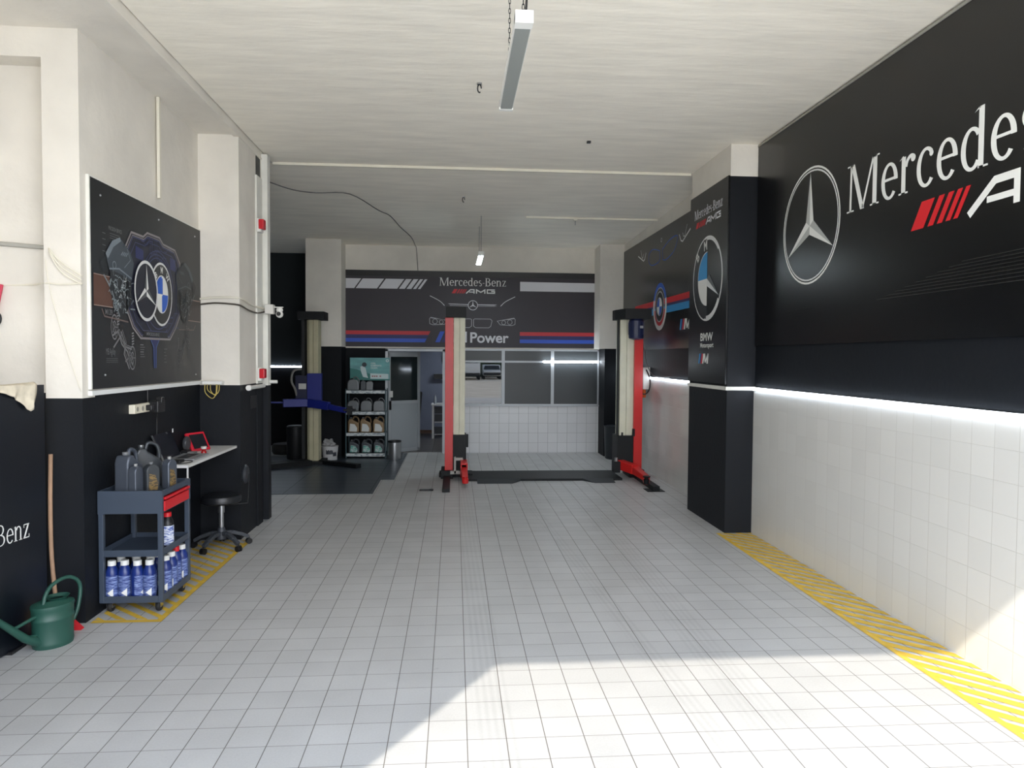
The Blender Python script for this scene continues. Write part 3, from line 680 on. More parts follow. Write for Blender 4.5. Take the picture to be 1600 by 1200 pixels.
# two engines
def engine(ox, oz, k, m, dim):
    X = lambda a, b: (ox+m*a*k, oz+b*k)
    g = lambda c: tuple(int(v*dim) for v in c)
    def mat(n, c): return pm('eng%s_%d' % (n, int(dim*100)), g(c))
    S.begin(); S.flat([X(*p) for p in ((-.26, .10), (-.14, .22), (.0, .27), (.2, .17), (.27, .08), (.22, -.08), (-.02, -.04), (-.2, -.02))], 4); S.done('engine_cover', mat('c', (62, 70, 78)), t)
    S.begin(); S.flat([X(*p) for p in ((-.26, .10), (-.14, .22), (.0, .27), (.02, .24), (-.12, .17), (-.22, .06))], 5)
    S.stroke([X(*p) for p in ((-.2, -.02), (-.02, .0), (.22, -.06))], .009*k*1.5, 5)
    for q in range(4): S.stroke([X(.02+.03*q, .12), X(.06+.03*q, .155)], .012*k, 5)
    S.stroke([X(.08, .02), X(.2, .1), X(.14, .19)], .006, 5); S.done('engine_cover_highlight', mat('h', (116, 126, 134)), t)
    S.begin(); S.flat([X(*p) for p in ((-.18, -.02), (.22, -.07), (.24, -.25), (.1, -.38), (.0, -.43), (-.12, -.3), (-.19, -.2))], 3)
    S.flat([X(*p) for p in ((-.36, .02), (-.26, .08), (-.22, .0), (-.3, -.07))], 3); S.done('engine_block', mat('b', (34, 38, 42)), t)
    S.begin(); S.ring(*X(-.11, .02), .022*k*1.2, .028*k*1.2, layer=6)
    for q in range(46):
        a, b = R_.uniform(-.17, .22), R_.uniform(-.38, -.06)
        if abs(a) > .26+b*.35+.12: continue
        th = R_.uniform(0, pi); l = R_.uniform(.02, .07)*k; x, z = X(a, b)
        S.stroke([(x, z), (x+l*cos(th), z+l*sin(th)), (x+l*cos(th)*1.4, z+l*sin(th)*.5)], R_.choice((.004, .007, .011))*k, 5)
    for q in range(7):
        x, z = X(R_.uniform(-.12, .16), R_.uniform(-.33, -.1)); r = R_.uniform(.02, .045)*k; S.ring(x, z, r*.75, r, layer=5, n=20)
    S.stroke([X(-.16, -.2), X(-.02, -.41)], .014*k, 6); S.stroke([X(-.3, -.08), X(-.2, -.16), X(-.17, -.1)], .016*k, 6)
    S.done('engine_parts', mat('p', (128, 138, 142)), t)
    S.begin()
    for q in range(16):
        a, b = R_.uniform(-.12, .15), R_.uniform(-.36, -.08); x, z = X(a, b); l = .03*k; th = R_.uniform(0, pi)
        S.stroke([(x, z), (x+l*cos(th), z+l*sin(th))], .006*k, 6)
    S.done('engine_glints', mat('g', (205, 212, 215)), t)
engine(5.98, 2.62, .92, 1, 1.0)
engine(7.36, 2.62, .86, -1, .62)
# chassis drawings
def chassis(ox, oz, k, m, c):
    X = lambda a, b: (ox+m*a*k, oz+b*k); S.begin()
    for (a, b) in ((-.16, .13), (.15, -.11)):
        S.ring(*X(a, b), .088*k, .1*k, layer=2, sx=.6, n=24); S.ring(*X(a, b), .04*k, .05*k, layer=2, sx=.6, n=16)
        for q in range(5): S.stroke([X(a, b), X(a+.05*cos(q*1.256), b+.08*sin(q*1.256))], .006*k, 2)
    for (a, b) in ((-.1, .17), (.16, .02)):
        for q in range(5): S.stroke([X(a-.02, b-.02+.022*q), X(a+.02, b-.012+.022*q)], .012*k, 2)
    for p in (((-.2, .06), (-.1, .1), (-.04, .0), (.06, -.06), (.1, -.14)), ((-.18, -.03), (-.06, .06), (.02, -.02), (.14, -.04)), ((-.05, .1), (.02, .0), (.0, -.08), (.09, -.2)), ((.02, -.14), (.1, -.1), (.15, -.17))):
        S.stroke([X(*q) for q in p], .016*k, 2); S.stroke([X(q[0]+.02, q[1]+.014) for q in p], .006*k, 2)
    S.done('chassis_drawing', pm('chassis%d' % c, (c, c, c+2)), t)
chassis(6.04, 2.03, 1.0, 1, 128); chassis(7.32, 2.03, .82, -1, 92)
# roundel behind, star ring in front
roundel(S, 6.79, 2.49, .285, t, 4, sx=.86)
S.begin(); S.disc(6.45, 2.49, .235, 9, .92); S.done('star_disc', pm('disc', (20, 22, 38)), t)
S.begin(); S.ring(6.80, 2.49, 0, .145, 90, 180, 10, sx=.88); S.done('blue_quarter_overlap', bluev, t)
S.begin(); S.ring(6.80, 2.49, 0, .145, 180, 222, 10, sx=.88); S.done('white_quarter_overlap', whitev, t)
S.begin(); S.ring(6.45, 2.49, .232, .258, layer=11, sx=.92); S.done('star_ring', silver, t)
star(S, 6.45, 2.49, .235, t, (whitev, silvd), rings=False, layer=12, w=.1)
bm = bmnew()
for y, z in ((5.68, 3.13), (6.75, 3.15), (7.65, 3.15), (5.72, 1.79), (7.65, 1.75)): lathe(bm, [(.009, 0), (.006, .008)], (XL+.018, y, z), 10, axis='x')
obj('fixing_screw', bm, steel, t)

# white channel under the poster and light strips
tag(obj('light_channel', bx(XL, XL+.03, 5.5, 7.82, 1.645, 1.68), ledoff), 'unlit white light channel along the ledge under the engine poster', 'light strip')
t = thing('light_strip', 'glowing white light strip above the tiles in front of the column', 'light strip', (XR, 4.2, 1.6))
obj('channel', bx(XR-.02, XR, .55, 7.845, 1.60, 1.635), ledoff, t); obj('diffuser', bx(XR-.032, XR-.02, .55, 7.845, 1.603, 1.632), led, t)
t = thing('light_strip', 'glowing white light strip above the tiles behind the column', 'light strip', (XR, 11.6, 1.6))
obj('channel', bx(XR-.02, XR, 9.16, 14.17, 1.60, 1.635), ledoff, t); obj('diffuser', bx(XR-.032, XR-.02, 9.16, 14.17, 1.603, 1.632), led, t)
t = thing('light_strip', 'glowing white light strip across the dark wall behind the blue lift post', 'light strip', (-4.5, 16.1, 1.71))
obj('channel', bx(-6.9, -2.86, 16.08, 16.1, 1.70, 1.74), ledoff, t); obj('diffuser', bx(-6.9, -2.86, 16.066, 16.08, 1.703, 1.737), led, t)

# ================================================================ LAMPS
def hanging_lamp(label, x, y0, y1, z, on, zc):
    t = thing('hanging_batten_lamp', label, 'lamp', (x, (y0+y1)/2, z))
    obj('housing', bx(x-.045, x+.045, y0, y1, z, z+.05), whitepl, t, bevel=.006)
    dm = M('lamp_diffuser_on', (240, 248, 250), .5, emit=(225, 242, 250), es=60.) if on else M('lamp_diffuser_off', (136, 140, 136), .45)
    obj('diffuser', bx(x-.038, x+.038, y0+.07, y1-.03, z-.008, z), dm, t)
    obj('end_cap', bx((x-.045, x+.045, y0-.004, y0+.066, z-.01, z+.052), (x-.045, x+.045, y1-.03, y1+.004, z-.01, z+.052)), whitepl, t)
    for yy in (y0+.06, y1-.28):
        bm = bmnew(); n = int((zc-z-.05)/.03)
        if not on:
            for i in range(n):
                c = Vector((x, yy, z+.05+.03*(i+.5))); q = []
                for k in range(8):
                    a = 2*pi*k/8; q.append(c+Vector((cos(a)*.006*(i % 2), cos(a)*.006*((i+1) % 2), sin(a)*.019)))
                tube(bm, q, .0022, 5, closed=True)
        else: tube(bm, [(x, yy, z+.05), (x, yy, zc)], .004, 6)
        obj('suspension_chain', bm, darkmet, t)
    if not on:
        bm = bmnew(); tube(bm, smoothp([(x+.01, y0+.03, z+.05), (x+.02, y0+.035, z+.3), (x+.012, y0+.05, zc)], 6), .006, 8); obj('supply_cord', bm, blackpl, t)
    return t
hanging_lamp('unlit hanging strip lamp over the front of the bay', .335, 3.62, 4.90, 3.6, False, ZC)
hanging_lamp('lit hanging strip lamp near the rear wall banner', .42, 11.75, 13.0, 3.6, True, 4.23)
t = thing('tube_lamp', 'lit tube lamp fixed across the rear window frames', 'lamp', (2.37, YB-.05, 1.87))
obj('tube', bx(1.8, 2.94, YB-.075, YB-.04, 1.85, 1.89), tubeon, t, bevel=.01); obj('fitting', bx(1.79, 2.95, YB-.04, YB-.022, 1.852, 1.888), whitepl, t)
t = thing('tube_lamp', 'added unseen lamp brightening the office behind the rear wall', 'lamp', (.6, 16.8, 2.5))  # fill lamp added out of view to brighten the office
obj('tube', bx(0, 1.3, 16.75, 16.87, 2.49, 2.53), tubeon, t); obj('fitting', bx(-.02, 1.32, 16.74, 16.88, 2.53, 2.55), whitepl, t)

# ceiling trunking, hooks and the loose cable
def bar_thing(name, label, cat, q, mat, **k): return tag(obj(name, bx(*q) if not isinstance(q, list) else bx(*q), mat, **k), label, cat)
bar_thing('cable_trunking', 'long white cable trunking across the ceiling in line with the column', 'trunking', (XL2+.02, 3.0, 9.15, 9.19, ZC-.03, ZC), trunk)
t = thing('cable_trunking', 'short white ceiling trunking ending at a small junction box', 'trunking', (2.3, 11.85, 4.22))
obj('channel', bx(1.15, 3.33, 11.83, 11.865, 4.215, 4.245), trunk, t); obj('junction_box', bx(1.93, 1.99, 11.81, 11.88, 4.19, 4.235), trunk, t)
bm = bmnew(); tube(bm, [(1.96, 11.85, 4.2), (1.96, 11.84, 4.12)], .004, 6); obj('wire_end', bm, darkmet, t)
tag(obj('cable_trunking', bx(-2.64, -2.615, 6.735, 6.77, 3.34, 4.23), trunk), 'vertical white conduit stub above the engine poster', 'trunking')
def hook(label, x, y, z):
    t = thing('ceiling_hook', label, 'hook', (x, y, z))
    obj('plate', bx(x-.02, x+.02, y-.02, y+.02, z-.012, z), steel, t)
    bm = bmnew(); tube(bm, [Vector((x, y, z-.045))+Vector((cos(a)*.016, 0, sin(a)*.035)) for a in [2*pi*i/12 for i in range(11)]], .006, 6); obj('ring', bm, darkmet, t)
hook('steel ceiling hook nearest the front strip lamp', .204, 6.36, ZC)
hook('small dark ceiling hook behind the long white trunking', .12, 10.6, 4.265)
tag(obj('screw_hook', bx(1.43, 1.47, 7.9, 7.94, ZC-.02, ZC), darkmet), 'tiny dark hook in the ceiling ahead of the long trunking', 'hook')
bm = bmnew(); tube(bm, smoothp([(-2.2, 8.85, 4.0), (-2.08, 9.6, 4.08), (-1.9, 10.2, 4.18), (-1.5, 10.6, 4.262), (-1.2, 11.6, 4.24), (-1.05, 12.0, 4.23), (-.95, 12.9, 4.21), (-.82, 13.8, 4.19), (-.79, 14.6, 4.165), (-.77, 14.735, 4.1), (-.74, 14.735, 3.68)], 5), .007, 6)
tag(obj('loose_cable', bm, M('grey_cable', (96, 94, 90), .6)), 'loose grey cable running along the rear ceiling down to the banner', 'cable')

# small things on the left pilasters
def siren(label, x, y, z):
    t = thing('wall_siren', label, 'siren', (x, y, z))
    obj('housing', bx(x, x+.05, y-.09, y+.03, z-.08, z+.07), whitepl, t, bevel=.008); obj('red_lens', bx(x+.025, x+.085, y-.105, y+.0, z-.05, z+.06), M('red_lens', (190, 20, 36), .25), t, bevel=.01)
siren('red and white alarm siren high on the pilaster edge above the security camera', XL2+.02, 8.5, 3.42)
siren('red and white alarm siren low on the pilaster edge below the security camera', XL2+.02, 8.5, 1.74)
t = thing('security_camera', 'white dome security camera on a box bracket at the pilaster edge', 'camera', (-2.16, 8.66, 2.48))
obj('junction_box', bx(-2.19, -2.09, 8.6, 8.7, 2.43, 2.54), M('grey_box', (206, 204, 198), .5), t, bevel=.01)
obj('bracket', bx(-2.09, -1.99, 8.63, 8.67, 2.505, 2.515), whitepl, t)
bm = bmnew(); lathe(bm, [(.035, 0), (.04, .02), (.03, .04)], (-2.03, 8.65, 2.462), 16); obj('mount', bm, whitepl, t, smooth=True)
bm = bmnew(); bmesh.ops.create_uvsphere(bm, u_segments=20, v_segments=12, radius=.042, matrix=Matrix.Translation((-2.03, 8.65, 2.43))); obj('dome', bm, whitepl, t, smooth=True)
bm = bmnew(); lathe(bm, [(.024, 0), (.024, .012)], (-2.03, 8.6, 2.432), 16, axis='y'); obj('lens', bm, blackpl, t)
t = thing('cable_bundle', 'sagging cable bundle crossing the far pilaster at the height of the security camera', 'cable', (-2.5, 7.8, 2.49))
bm = bmnew()
tube(bm, smoothp([(-2.64, 7.81, 2.475), (-2.5, 7.80, 2.49), (-2.35, 7.80, 2.485), (-2.235, 7.805, 2.47), (-2.232, 8.1, 2.44), (-2.232, 8.45, 2.43), (-2.2, 8.68, 2.46)], 6), .009, 8); obj('dark_cable', bm, M('dark_cable', (74, 68, 60), .7), t)
bm = bmnew()
tube(bm, smoothp([(-2.64, 7.795, 2.53), (-2.5, 7.795, 2.545), (-2.3, 7.8, 2.55), (-2.232, 7.9, 2.54), (-2.23, 8.3, 2.5), (-2.2, 8.68, 2.49)], 6), .01, 8); obj('pale_cable', bm, trunk, t)
tag(obj('wiring_gap', bx(XL2, XL2+.006, 8.47, 8.64, 3.98, 4.2), darkmet), 'dark wiring gap at the top of the pilaster edge', 'gap')
t = thing('pipe_stub', 'short white pipe lying on the ledge under the lower alarm siren', 'pipe', (-2.22, 8.3, 1.62))
bm = bmnew(); tube(bm, [(-2.2, 8.0, 1.60), (-2.2, 8.6, 1.60)], .022, 12); obj('pipe', bm, whitepl, t, smooth=True)
bm = bmnew(); tube(bm, [(-2.2, 7.97, 1.60), (-2.2, 8.03, 1.60)], .03, 12); obj('end_cap', bm, whitepl, t, smooth=True)
t = thing('pipe_stub', 'small white pipe end poking past the pilaster towards the dark bay', 'pipe', (-2.12, 8.8, 1.62))
bm = bmnew(); tube(bm, [(-2.175, 8.78, 1.64), (-2.09, 8.78, 1.64)], .02, 12); obj('pipe', bm, whitepl, t, smooth=True)
t = thing('router_box', 'slim white router on the ledge with looping yellow cables', 'router', (-2.5, 7.76, 1.66))
obj('case', bx(-2.6, -2.4, 7.72, 7.81, 1.645, 1.68), whitepl, t, bevel=.006)
bm = bmnew()
for a, b, d_ in ((-2.585, -2.47, .15), (-2.56, -2.44, .11), (-2.53, -2.46, .12)):
    tube(bm, smoothp([(a, 7.77, 1.65), (a+.01, 7.75, 1.65-d_*.6), ((a+b)/2+.02, 7.745, 1.65-d_), (b, 7.75, 1.65-d_*.7), (b, 7.77, 1.65)], 6), .004, 6)
obj('cable', bm, M('yellow_cable', (196, 176, 96), .5), t)
tag(obj('small_tag', bx(-2.243, -2.235, 8.2, 8.42, 1.36, 1.5), blackpl), 'small black plate under the white pipe on the black pilaster', 'plate')
# cables on the near pilaster
t = thing('cable_bundle', 'white cables running from the niche conduit across the pilaster beside the poster', 'cable', (-2.8, 5.4, 2.6))
bm = bmnew(); tube(bm, [(-4.1, 5.585, 2.80), (-2.93, 5.585, 2.72)], .016, 8); obj('conduit', bm, M('grey_conduit', (170, 168, 160), .6), t)
for k in range(3):
    bm = bmnew(); tube(bm, smoothp([(-2.93, 5.585, 2.72), (-2.86, 5.405, 2.69-.01*k), (-2.78, 5.40, 2.60-.035*k), (-2.64, 5.40, 2.50-.03*k)], 6), .005, 6); obj('cable', bm, trunk, t)
bm = bmnew(); tube(bm, smoothp([(-3.5, 5.59, 2.44), (-3.1, 5.59, 2.45), (-2.91, 5.43, 2.45), (-2.78, 5.41, 2.44), (-2.64, 5.41, 2.45)], 6), .006, 6); obj('clipped_cable', bm, trunk, t)
bm = bmnew(); tube(bm, smoothp([(-2.89, 5.41, 2.62), (-2.86, 5.41, 2.4), (-2.76, 5.41, 2.0), (-2.66, 5.41, 1.68)], 6), .0025, 5); obj('thin_wire', bm, trunk, t)

# ================================================================ SOCKET, DESK AND WHAT LIES ON IT
t = thing('socket_strip', 'white wall socket strip with black plugs above the cart', 'socket', (XL, 6.35, 1.49))
obj('housing', bx(XL, XL+.05, 6.15, 6.56, 1.46, 1.535), M('ivory_plastic', (222, 216, 196), .5), t, bevel=.006)
bm = bmnew()
for y in (6.2, 6.3): lathe(bm, [(.02, 0), (.02, .003)], (XL+.05, y, 1.497), 16, axis='x')
obj('outlet', bm, M('outlet_grey', (150, 146, 134), .6), t)
obj('plug', bx((XL+.05, XL+.1, 6.36, 6.42, 1.475, 1.52), (XL+.04, XL+.12, 6.44, 6.60, 1.45, 1.55), (XL+.08, XL+.13, 6.5, 6.56, 1.53, 1.58)), blackpl, t, bevel=.006)
bm = bmnew(); tube(bm, smoothp([(XL+.06, 6.58, 1.47), (XL+.03, 6.64, 1.42), (XL+.02, 6.66, 1.2), (XL+.02, 6.66, 1.02)], 6), .004, 6)
tube(bm, [(XL+.01, 6.5, 1.54), (XL+.01, 6.5, 1.645)], .004, 6); obj('cord', bm, blackpl, t)
deskw = M('white_laminate', (214, 214, 212), .4)
t = thing('wall_desk', 'narrow white worktop fixed to the black wall beside the cart', 'desk', (-2.47, 7.1, 0))
obj('top', bx(XL, -2.28, 6.41, 7.82, .975, 1.0), deskw, t, bevel=.002)
bm = bmnew(); beam(bm, (-2.29, 6.43, .975), (-2.29, 6.43, .82), .012, .012, (0, 1, 0)); beam(bm, (-2.29, 6.43, .826), (XL, 6.43, .826), .012, .012, (0, 1, 0)); obj('leg', bm, deskw, t)
bm = bmnew(); beam(bm, (-2.41, 6.43, .975), (-2.41, 6.43, .83), .012, .012, (0, 1, 0)); obj('bracket', bm, deskw, t)
t = thing('laptop', 'open black laptop on the white wall desk', 'laptop', (-2.5, 6.85, 1.0))
obj('base', bx(-2.56, -2.32, 6.68, 7.08, 1.0, 1.016), M('laptop_silver', (150, 152, 154), .4, metal=.3), t, bevel=.003)
obj('keyboard', bx(-2.5, -2.4, 6.72, 7.04, 1.016, 1.018), M('keys', (48, 50, 52), .5), t)
obj('touchpad', bx(-2.385, -2.335, 6.83, 6.95, 1.016, 1.0175), M('pad_grey', (120, 122, 124), .4), t)
bm = bmnew(); prism(bm, [(6.62, 0), (7.02, 0), (6.94, .24), (6.54, .24)], (-2.56, 0, 1.012), (0, 1, 0), (-.28, 0, .96), (-.008, 0, -.002)); obj('screen', bm, M('screen_black', (10, 14, 26), .15), t)
bm = bmnew(); prism(bm, [(6.61, 0), (6.62, 0), (6.54, .24), (6.53, .24)], (-2.556, 0, 1.012), (0, 1, 0), (-.28, 0, .96), (-.012, 0, -.002)); obj('screen_edge', bm, steel, t)
t = thing('diagnostic_tablet', 'small red framed diagnostic tablet propped on the wall desk', 'tablet', (-2.5, 7.4, 1.0))
bm = bmnew(); u_ = Vector((.42, .9, 0)).normalized(); v_ = Vector((-.42, .2, .88)).normalized(); n_ = u_.cross(v_)
o_ = Vector((-2.54, 7.28, 1.005)); prism(bm, [(0, 0), (.24, 0), (.24, .2), (0, .2)], o_, u_, v_, n_*-.03); obj('case', bm, M('tablet_red', (200, 24, 48), .4), t, bevel=.01)
bm = bmnew(); prism(bm, [(.03, .025), (.21, .025), (.21, .175), (.03, .175)], o_+n_*.001, u_, v_, n_*.002); obj('display', bm, M('screen_black', (10, 14, 26), .15), t)
t = thing('tea_glass', 'little red tea glass with pale top on the desk front edge', 'glass', (-2.405, 7.18, 1.0))
bm = bmnew(); lathe(bm, [(.02, 0), (.026, .004), (.026, .015), (.017, .03), (.024, .045)], (-2.405, 7.18, 1.0), 20); obj('body', bm, M('red_tea', (150, 16, 20), .15, spec=.8), t, smooth=True)
bm = bmnew(); lathe(bm, [(.024, .045), (.027, .07)], (-2.405, 7.18, 1.0), 20); obj('rim', bm, M('pale_glass', (200, 196, 190), .2), t, smooth=True)
t = thing('power_adapter', 'flat black adapter with cable at the near end of the wall desk', 'adapter', (-2.5, 6.55, 1.0))
obj('case', bx(-2.48, -2.38, 6.50, 6.62, 1.0, 1.025), blackpl, t, bevel=.008)
bm = bmnew(); tube(bm, smoothp([(-2.4, 6.62, 1.01), (-2.34, 6.66, 1.006), (-2.31, 6.58, 1.005), (-2.36, 6.48, 1.005), (-2.46, 6.46, 1.005)], 6), .004, 6); obj('cord', bm, blackpl, t)
t = thing('table_fan', 'small dark round gadget standing behind the laptop screen', 'gadget', (-2.6, 7.16, 1.0))
bm = bmnew(); lathe(bm, [(.02, -.02), (.065, -.015), (.07, 0), (.065, .015), (.02, .02)], (-2.56, 7.17, 1.10), 20, axis='x'); obj('head', bm, M('dark_grey_plastic', (58, 60, 64), .4), t, smooth=True)
obj('stand', bx(-2.6, -2.54, 7.12, 7.22, 1.0, 1.04), blackpl, t)
tag(obj('white_clip', bx(-2.60, -2.595, 6.92, 6.935, 1.23, 1.265), M('clip_plain_white', (240, 240, 240), .4)), 'tiny white clip above the laptop screen corner', 'clip')  # tiny block in plain white
tag(obj('small_box', bx(-2.56, -2.48, 7.13, 7.22, 1.0, 1.02), M('grey_small_box', (110, 112, 112), .5)), 'small grey box between laptop and red tablet', 'box')

# ================================================================ STOOL
t = thing('work_stool', 'black round swivel stool on five castors beside the wall desk', 'stool', (-2.345, 7.5, 0), world=False)
bm = bmnew(); lathe(bm, [(.06, .455), (.17, .458), (.192, .475), (.195, .51), (.185, .535), (.15, .548), (0.001, .55)], n=36); obj('seat', bm, M('black_leatherette', (24, 26, 30), .38), t, smooth=True)
bm = bmnew(); lathe(bm, [(.024, .2), (.024, .36), (.032, .36), (.032, .455)], n=16); obj('gas_column', bm, steel, t, smooth=True)
bm = bmnew(); lathe(bm, [(.045, .09), (.05, .14), (.034, .2), (.03, .21)], n=16); obj('hub', bm, M('base_grey', (58, 62, 68), .45), t, smooth=True)
bm = bmnew(); tube(bm, [(0, 0, .44), (.17, .05, .435), (.24, .07, .44), (.245, .072, .5), (.255, .075, .74)], .007, 8); obj('back_support', bm, darkmet, t)
bm = bmnew(); lathe(bm, [(.02, -.03), (.08, -.025), (.10, 0), (.08, .02), (.02, .025)], (.225, .06, .74), 20, sx=.9, axis='x'); obj('backrest', bm, M('back_pad', (46, 49, 54), .4), t, smooth=True)
for k in range(5):
    a = radians(250+72*k); c_, s_ = cos(a), sin(a)
    bm = bmnew(); q = [(0.02, .15), (.1, .15), (.2, .115), (.27, .075)]
    for (r0, z0), (r1, z1) in zip(q, q[1:]): beam(bm, (r0*c_, r0*s_, z0), (r1*c_, r1*s_, z1), .05-.05*r0, .04-.03*r0)
    l = obj('leg', bm, M('base_grey', (58, 62, 68), .45), t, bevel=.004)
    bm = bmnew(); ax = Vector((-s_, c_, 0)); cc = Vector((.275*c_, .275*s_, .03))
    for o2 in (-.014, .014): tube(bm, [cc+ax*(o2-.009), cc+ax*(o2+.009)], .03, 16)
    tube(bm, [cc, cc+Vector((0, 0, .045))], .008, 8); obj('castor', bm, blackpl, l, smooth=True)

# ================================================================ CART
X0, X1, Y0, Y1 = -2.645, -2.183, 5.6, 6.18
t = thing('tool_cart', 'slate grey three-shelf tool cart with a red drawer, loaded with oil cans and blue bottles', 'cart', ((X0+X1)/2, (Y0+Y1)/2, 0))
cx0, cy0 = (X0+X1)/2, (Y0+Y1)/2
ps = .035
for (x, y) in ((X0, Y0), (X1-ps, Y0), (X0, Y1-ps), (X1-ps, Y1-ps)): obj('post', bx(x, x+ps, y, y+ps, .085, .925), cart_m, t, bevel=.003)
obj('top_tray', bx((X0+.002, X1-.002, Y0+.002, Y1-.002, .88, .89), (X0-.002, X1+.002, Y0-.002, Y0+.012, .755, .927), (X0-.002, X0+.012, Y0+.012, Y1-.012, .755, .927), (X0-.002, X1+.002, Y1-.012, Y1+.002, .755, .927), (X1-.012, X1+.002, Y0+.012, Y1-.012, .885, .927), (X0+.003, X1-.003, Y0+.003, Y1-.003, .757, .764)), cart_m, t)
def shelf(z, h):
    return obj('shelf', bx((X0+.002, X1-.002, Y0+.002, Y1-.002, z, z+.008), (X0+.003, X1-.003, Y0+.003, Y0+.012, z-.005, z+h), (X0+.003, X0+.012, Y0+.012, Y1-.012, z-.005, z+h), (X0+.003, X1-.003, Y1-.012, Y1-.003, z-.005, z+h), (X1-.012, X1-.003, Y0+.012, Y1-.012, z-.005, z+h)), cart_m, t)
shelf(.435, .045); shelf(.085, .045)
dw = obj('drawer', bx((X1-.05, X1+.006, Y0+.04, Y1-.04, .765, .84),), redp, t, bevel=.003)
obj('drawer_lip', bx((X1-.01, X1+.014, Y0+.04, Y1-.04, .853, .872)), redp, dw, bevel=.002)
for (x, y) in ((X0+.06, Y0+.06), (X1-.05, Y0+.06), (X0+.06, Y1-.06), (X1-.05, Y1-.06)):
    f = obj('castor_fork', bx((x-.022, x-.018, y-.03, y+.02, .035, .085), (x+.018, x+.022, y-.03, y+.02, .035, .085), (x-.022, x+.022, y-.03, y+.02, .078, .086)), chrome, t)
    bm = bmnew(); lathe(bm, [(.012, -.017), (.036, -.015), (.04, -.006), (.04, .006), (.036, .015), (.012, .017)], (x, y, .04), 20, axis='x'); obj('castor_wheel', bm, rubber, f, smooth=True)

# bottles: round shouldered blue bottles with white caps
blueb = M('blue_bottle_plastic', (22, 44, 112), .3); lab = None
def label_mat(name, base, ink, lines=38., wob=22.):
    m = bpy.data.materials.new(name); m.use_nodes = True; nt = m.node_tree; b = nt.nodes['Principled BSDF']; N, L = nt.nodes.new, nt.links.new
    tc = N('ShaderNodeTexCoord'); mp = N('ShaderNodeMapping'); mp.inputs['Scale'].default_value = (wob, wob, lines*2.2); L(tc.outputs['Object'], mp.inputs[0])
    n = N('ShaderNodeTexNoise'); n.inputs['Scale'].default_value = 3; n.inputs['Detail'].default_value = 1; L(mp.outputs[0], n.inputs['Vector'])
    r = N('ShaderNodeMapRange'); r.inputs['From Min'].default_value = .5; r.inputs['From Max'].default_value = .56; L(n.outputs['Fac'], r.inputs['Value'])
    mx = N('ShaderNodeMix'); mx.data_type = 'RGBA'; mx.inputs['A'].default_value = (*lin(base), 1); mx.inputs['B'].default_value = (*lin(ink), 1); L(r.outputs[0], mx.inputs['Factor']); L(mx.outputs['Result'], b.inputs['Base Color']); b.inputs['Roughness'].default_value = .45
    return m
lblue = label_mat('printed_blue_label', (34, 54, 118), (136, 154, 200), 52, 7); lwhite = label_mat('printed_white_label', (206, 212, 224), (84, 104, 168), 18, 9); lgold = label_mat('printed_gold_label', (128, 104, 62), (70, 62, 50), 16, 14)
def shell(bm, r, a0, a1, z0, z1, n=14):
    A = [a0+(a1-a0)*i/n for i in range(n+1)]
    for p, q in zip(A, A[1:]):
        bm.faces.new([bm.verts.new(v) for v in ((r*cos(p), r*sin(p), z0), (r*cos(q), r*sin(q), z0), (r*cos(q), r*sin(q), z1), (r*cos(p), r*sin(p), z1))])
def bottle(name, label, group, H=.295, r=.047, body=blueb, capm=None, labm=None, diamond=True, loc=(0, 0, 0)):
    t = thing(name, label, 'bottle', loc, 0, group, world=False); k = H/.29
    bm = bmnew(); lathe(bm, [(r*.9, 0), (r, .008), (r, .19*k), (r*.93, .215*k), (r*.62, .245*k), (r*.5, .255*k), (r*.5, .262*k)], n=24); obj('body', bm, body, t, smooth=True)
    bm = bmnew(); lathe(bm, [(r*.64, .253*k), (r*.62, .287*k), (r*.55, .29*k)], n=20); obj('cap', bm, capm or whitepl, t, smooth=True)
    bm = bmnew(); shell(bm, r+.0006, radians(-150), radians(20), .018*k, .18*k); l = obj('label', bm, labm or lblue, t)
    if diamond:
        bm = bmnew(); rr = r+.0014; n = 6
        for i in range(n):   # triangle with its point to the left
            a0, a1 = radians(-100+50*i/n), radians(-100+50*(i+1)/n); h0, h1 = .032*k*i/n, .032*k*(i+1)/n
            bm.faces.new([bm.verts.new(v) for v in ((rr*cos(a0), rr*sin(a0), .055*k-h0-.0002), (rr*cos(a1), rr*sin(a1), .055*k-h1), (rr*cos(a1), rr*sin(a1), .055*k+h1), (rr*cos(a0), rr*sin(a0), .055*k+h0+.0002))])
        obj('hazard_diamond', bm, whitepl, l)
    return t
zf = .1
names = []
B0 = None
rowdesc = ['front row', 'second row', 'third row', 'fourth row', 'rear row']
coldesc = ['leftmost', 'second from left', 'third from left', 'rightmost', '']
for j, yy in enumerate((5.67, 5.785, 5.90, 6.015, 6.12)):
    xs = [-2.582, -2.492, -2.395, -2.30, -2.235]
    for i, xx in enumerate(xs):
        if i == 4: continue
        x = xx + (.0 if j % 2 == 0 else .012)
        if i == 3: x = -2.237 if j else -2.31
        if i == 2 and j: x = -2.345
        if i == 1 and j: x = -2.455
        if i == 0 and j: x = -2.565
        if j in (2, 3, 4) and i in (0, 1): continue
        if j == 3 and i == 3: continue
        lbl = 'white-capped blue bottle, %s of the %s on the cart bottom shelf' % (coldesc[i], rowdesc[j])
        gr = 'blue bottles on the cart bottom shelf'
        if B0 is None: B0 = bottle('coolant_bottle', lbl, gr); o = B0
        else: o = dup(B0, (0, 0, 0), label=lbl, group=gr)
        o.location = (x, yy+(.01 if i % 2 else 0), zf-.007); o.rotation_euler = (0, 0, radians((-8, 0, 14, -4, 6)[i]+(40 if (i, j) == (2, 0) else 0)))
bottle('oil_bottle', 'blue bottle with red cap among the white-capped ones on the cart bottom shelf', None, .31, .042, capm=redp, loc=(-2.24, 6.015, zf-.007), diamond=False)
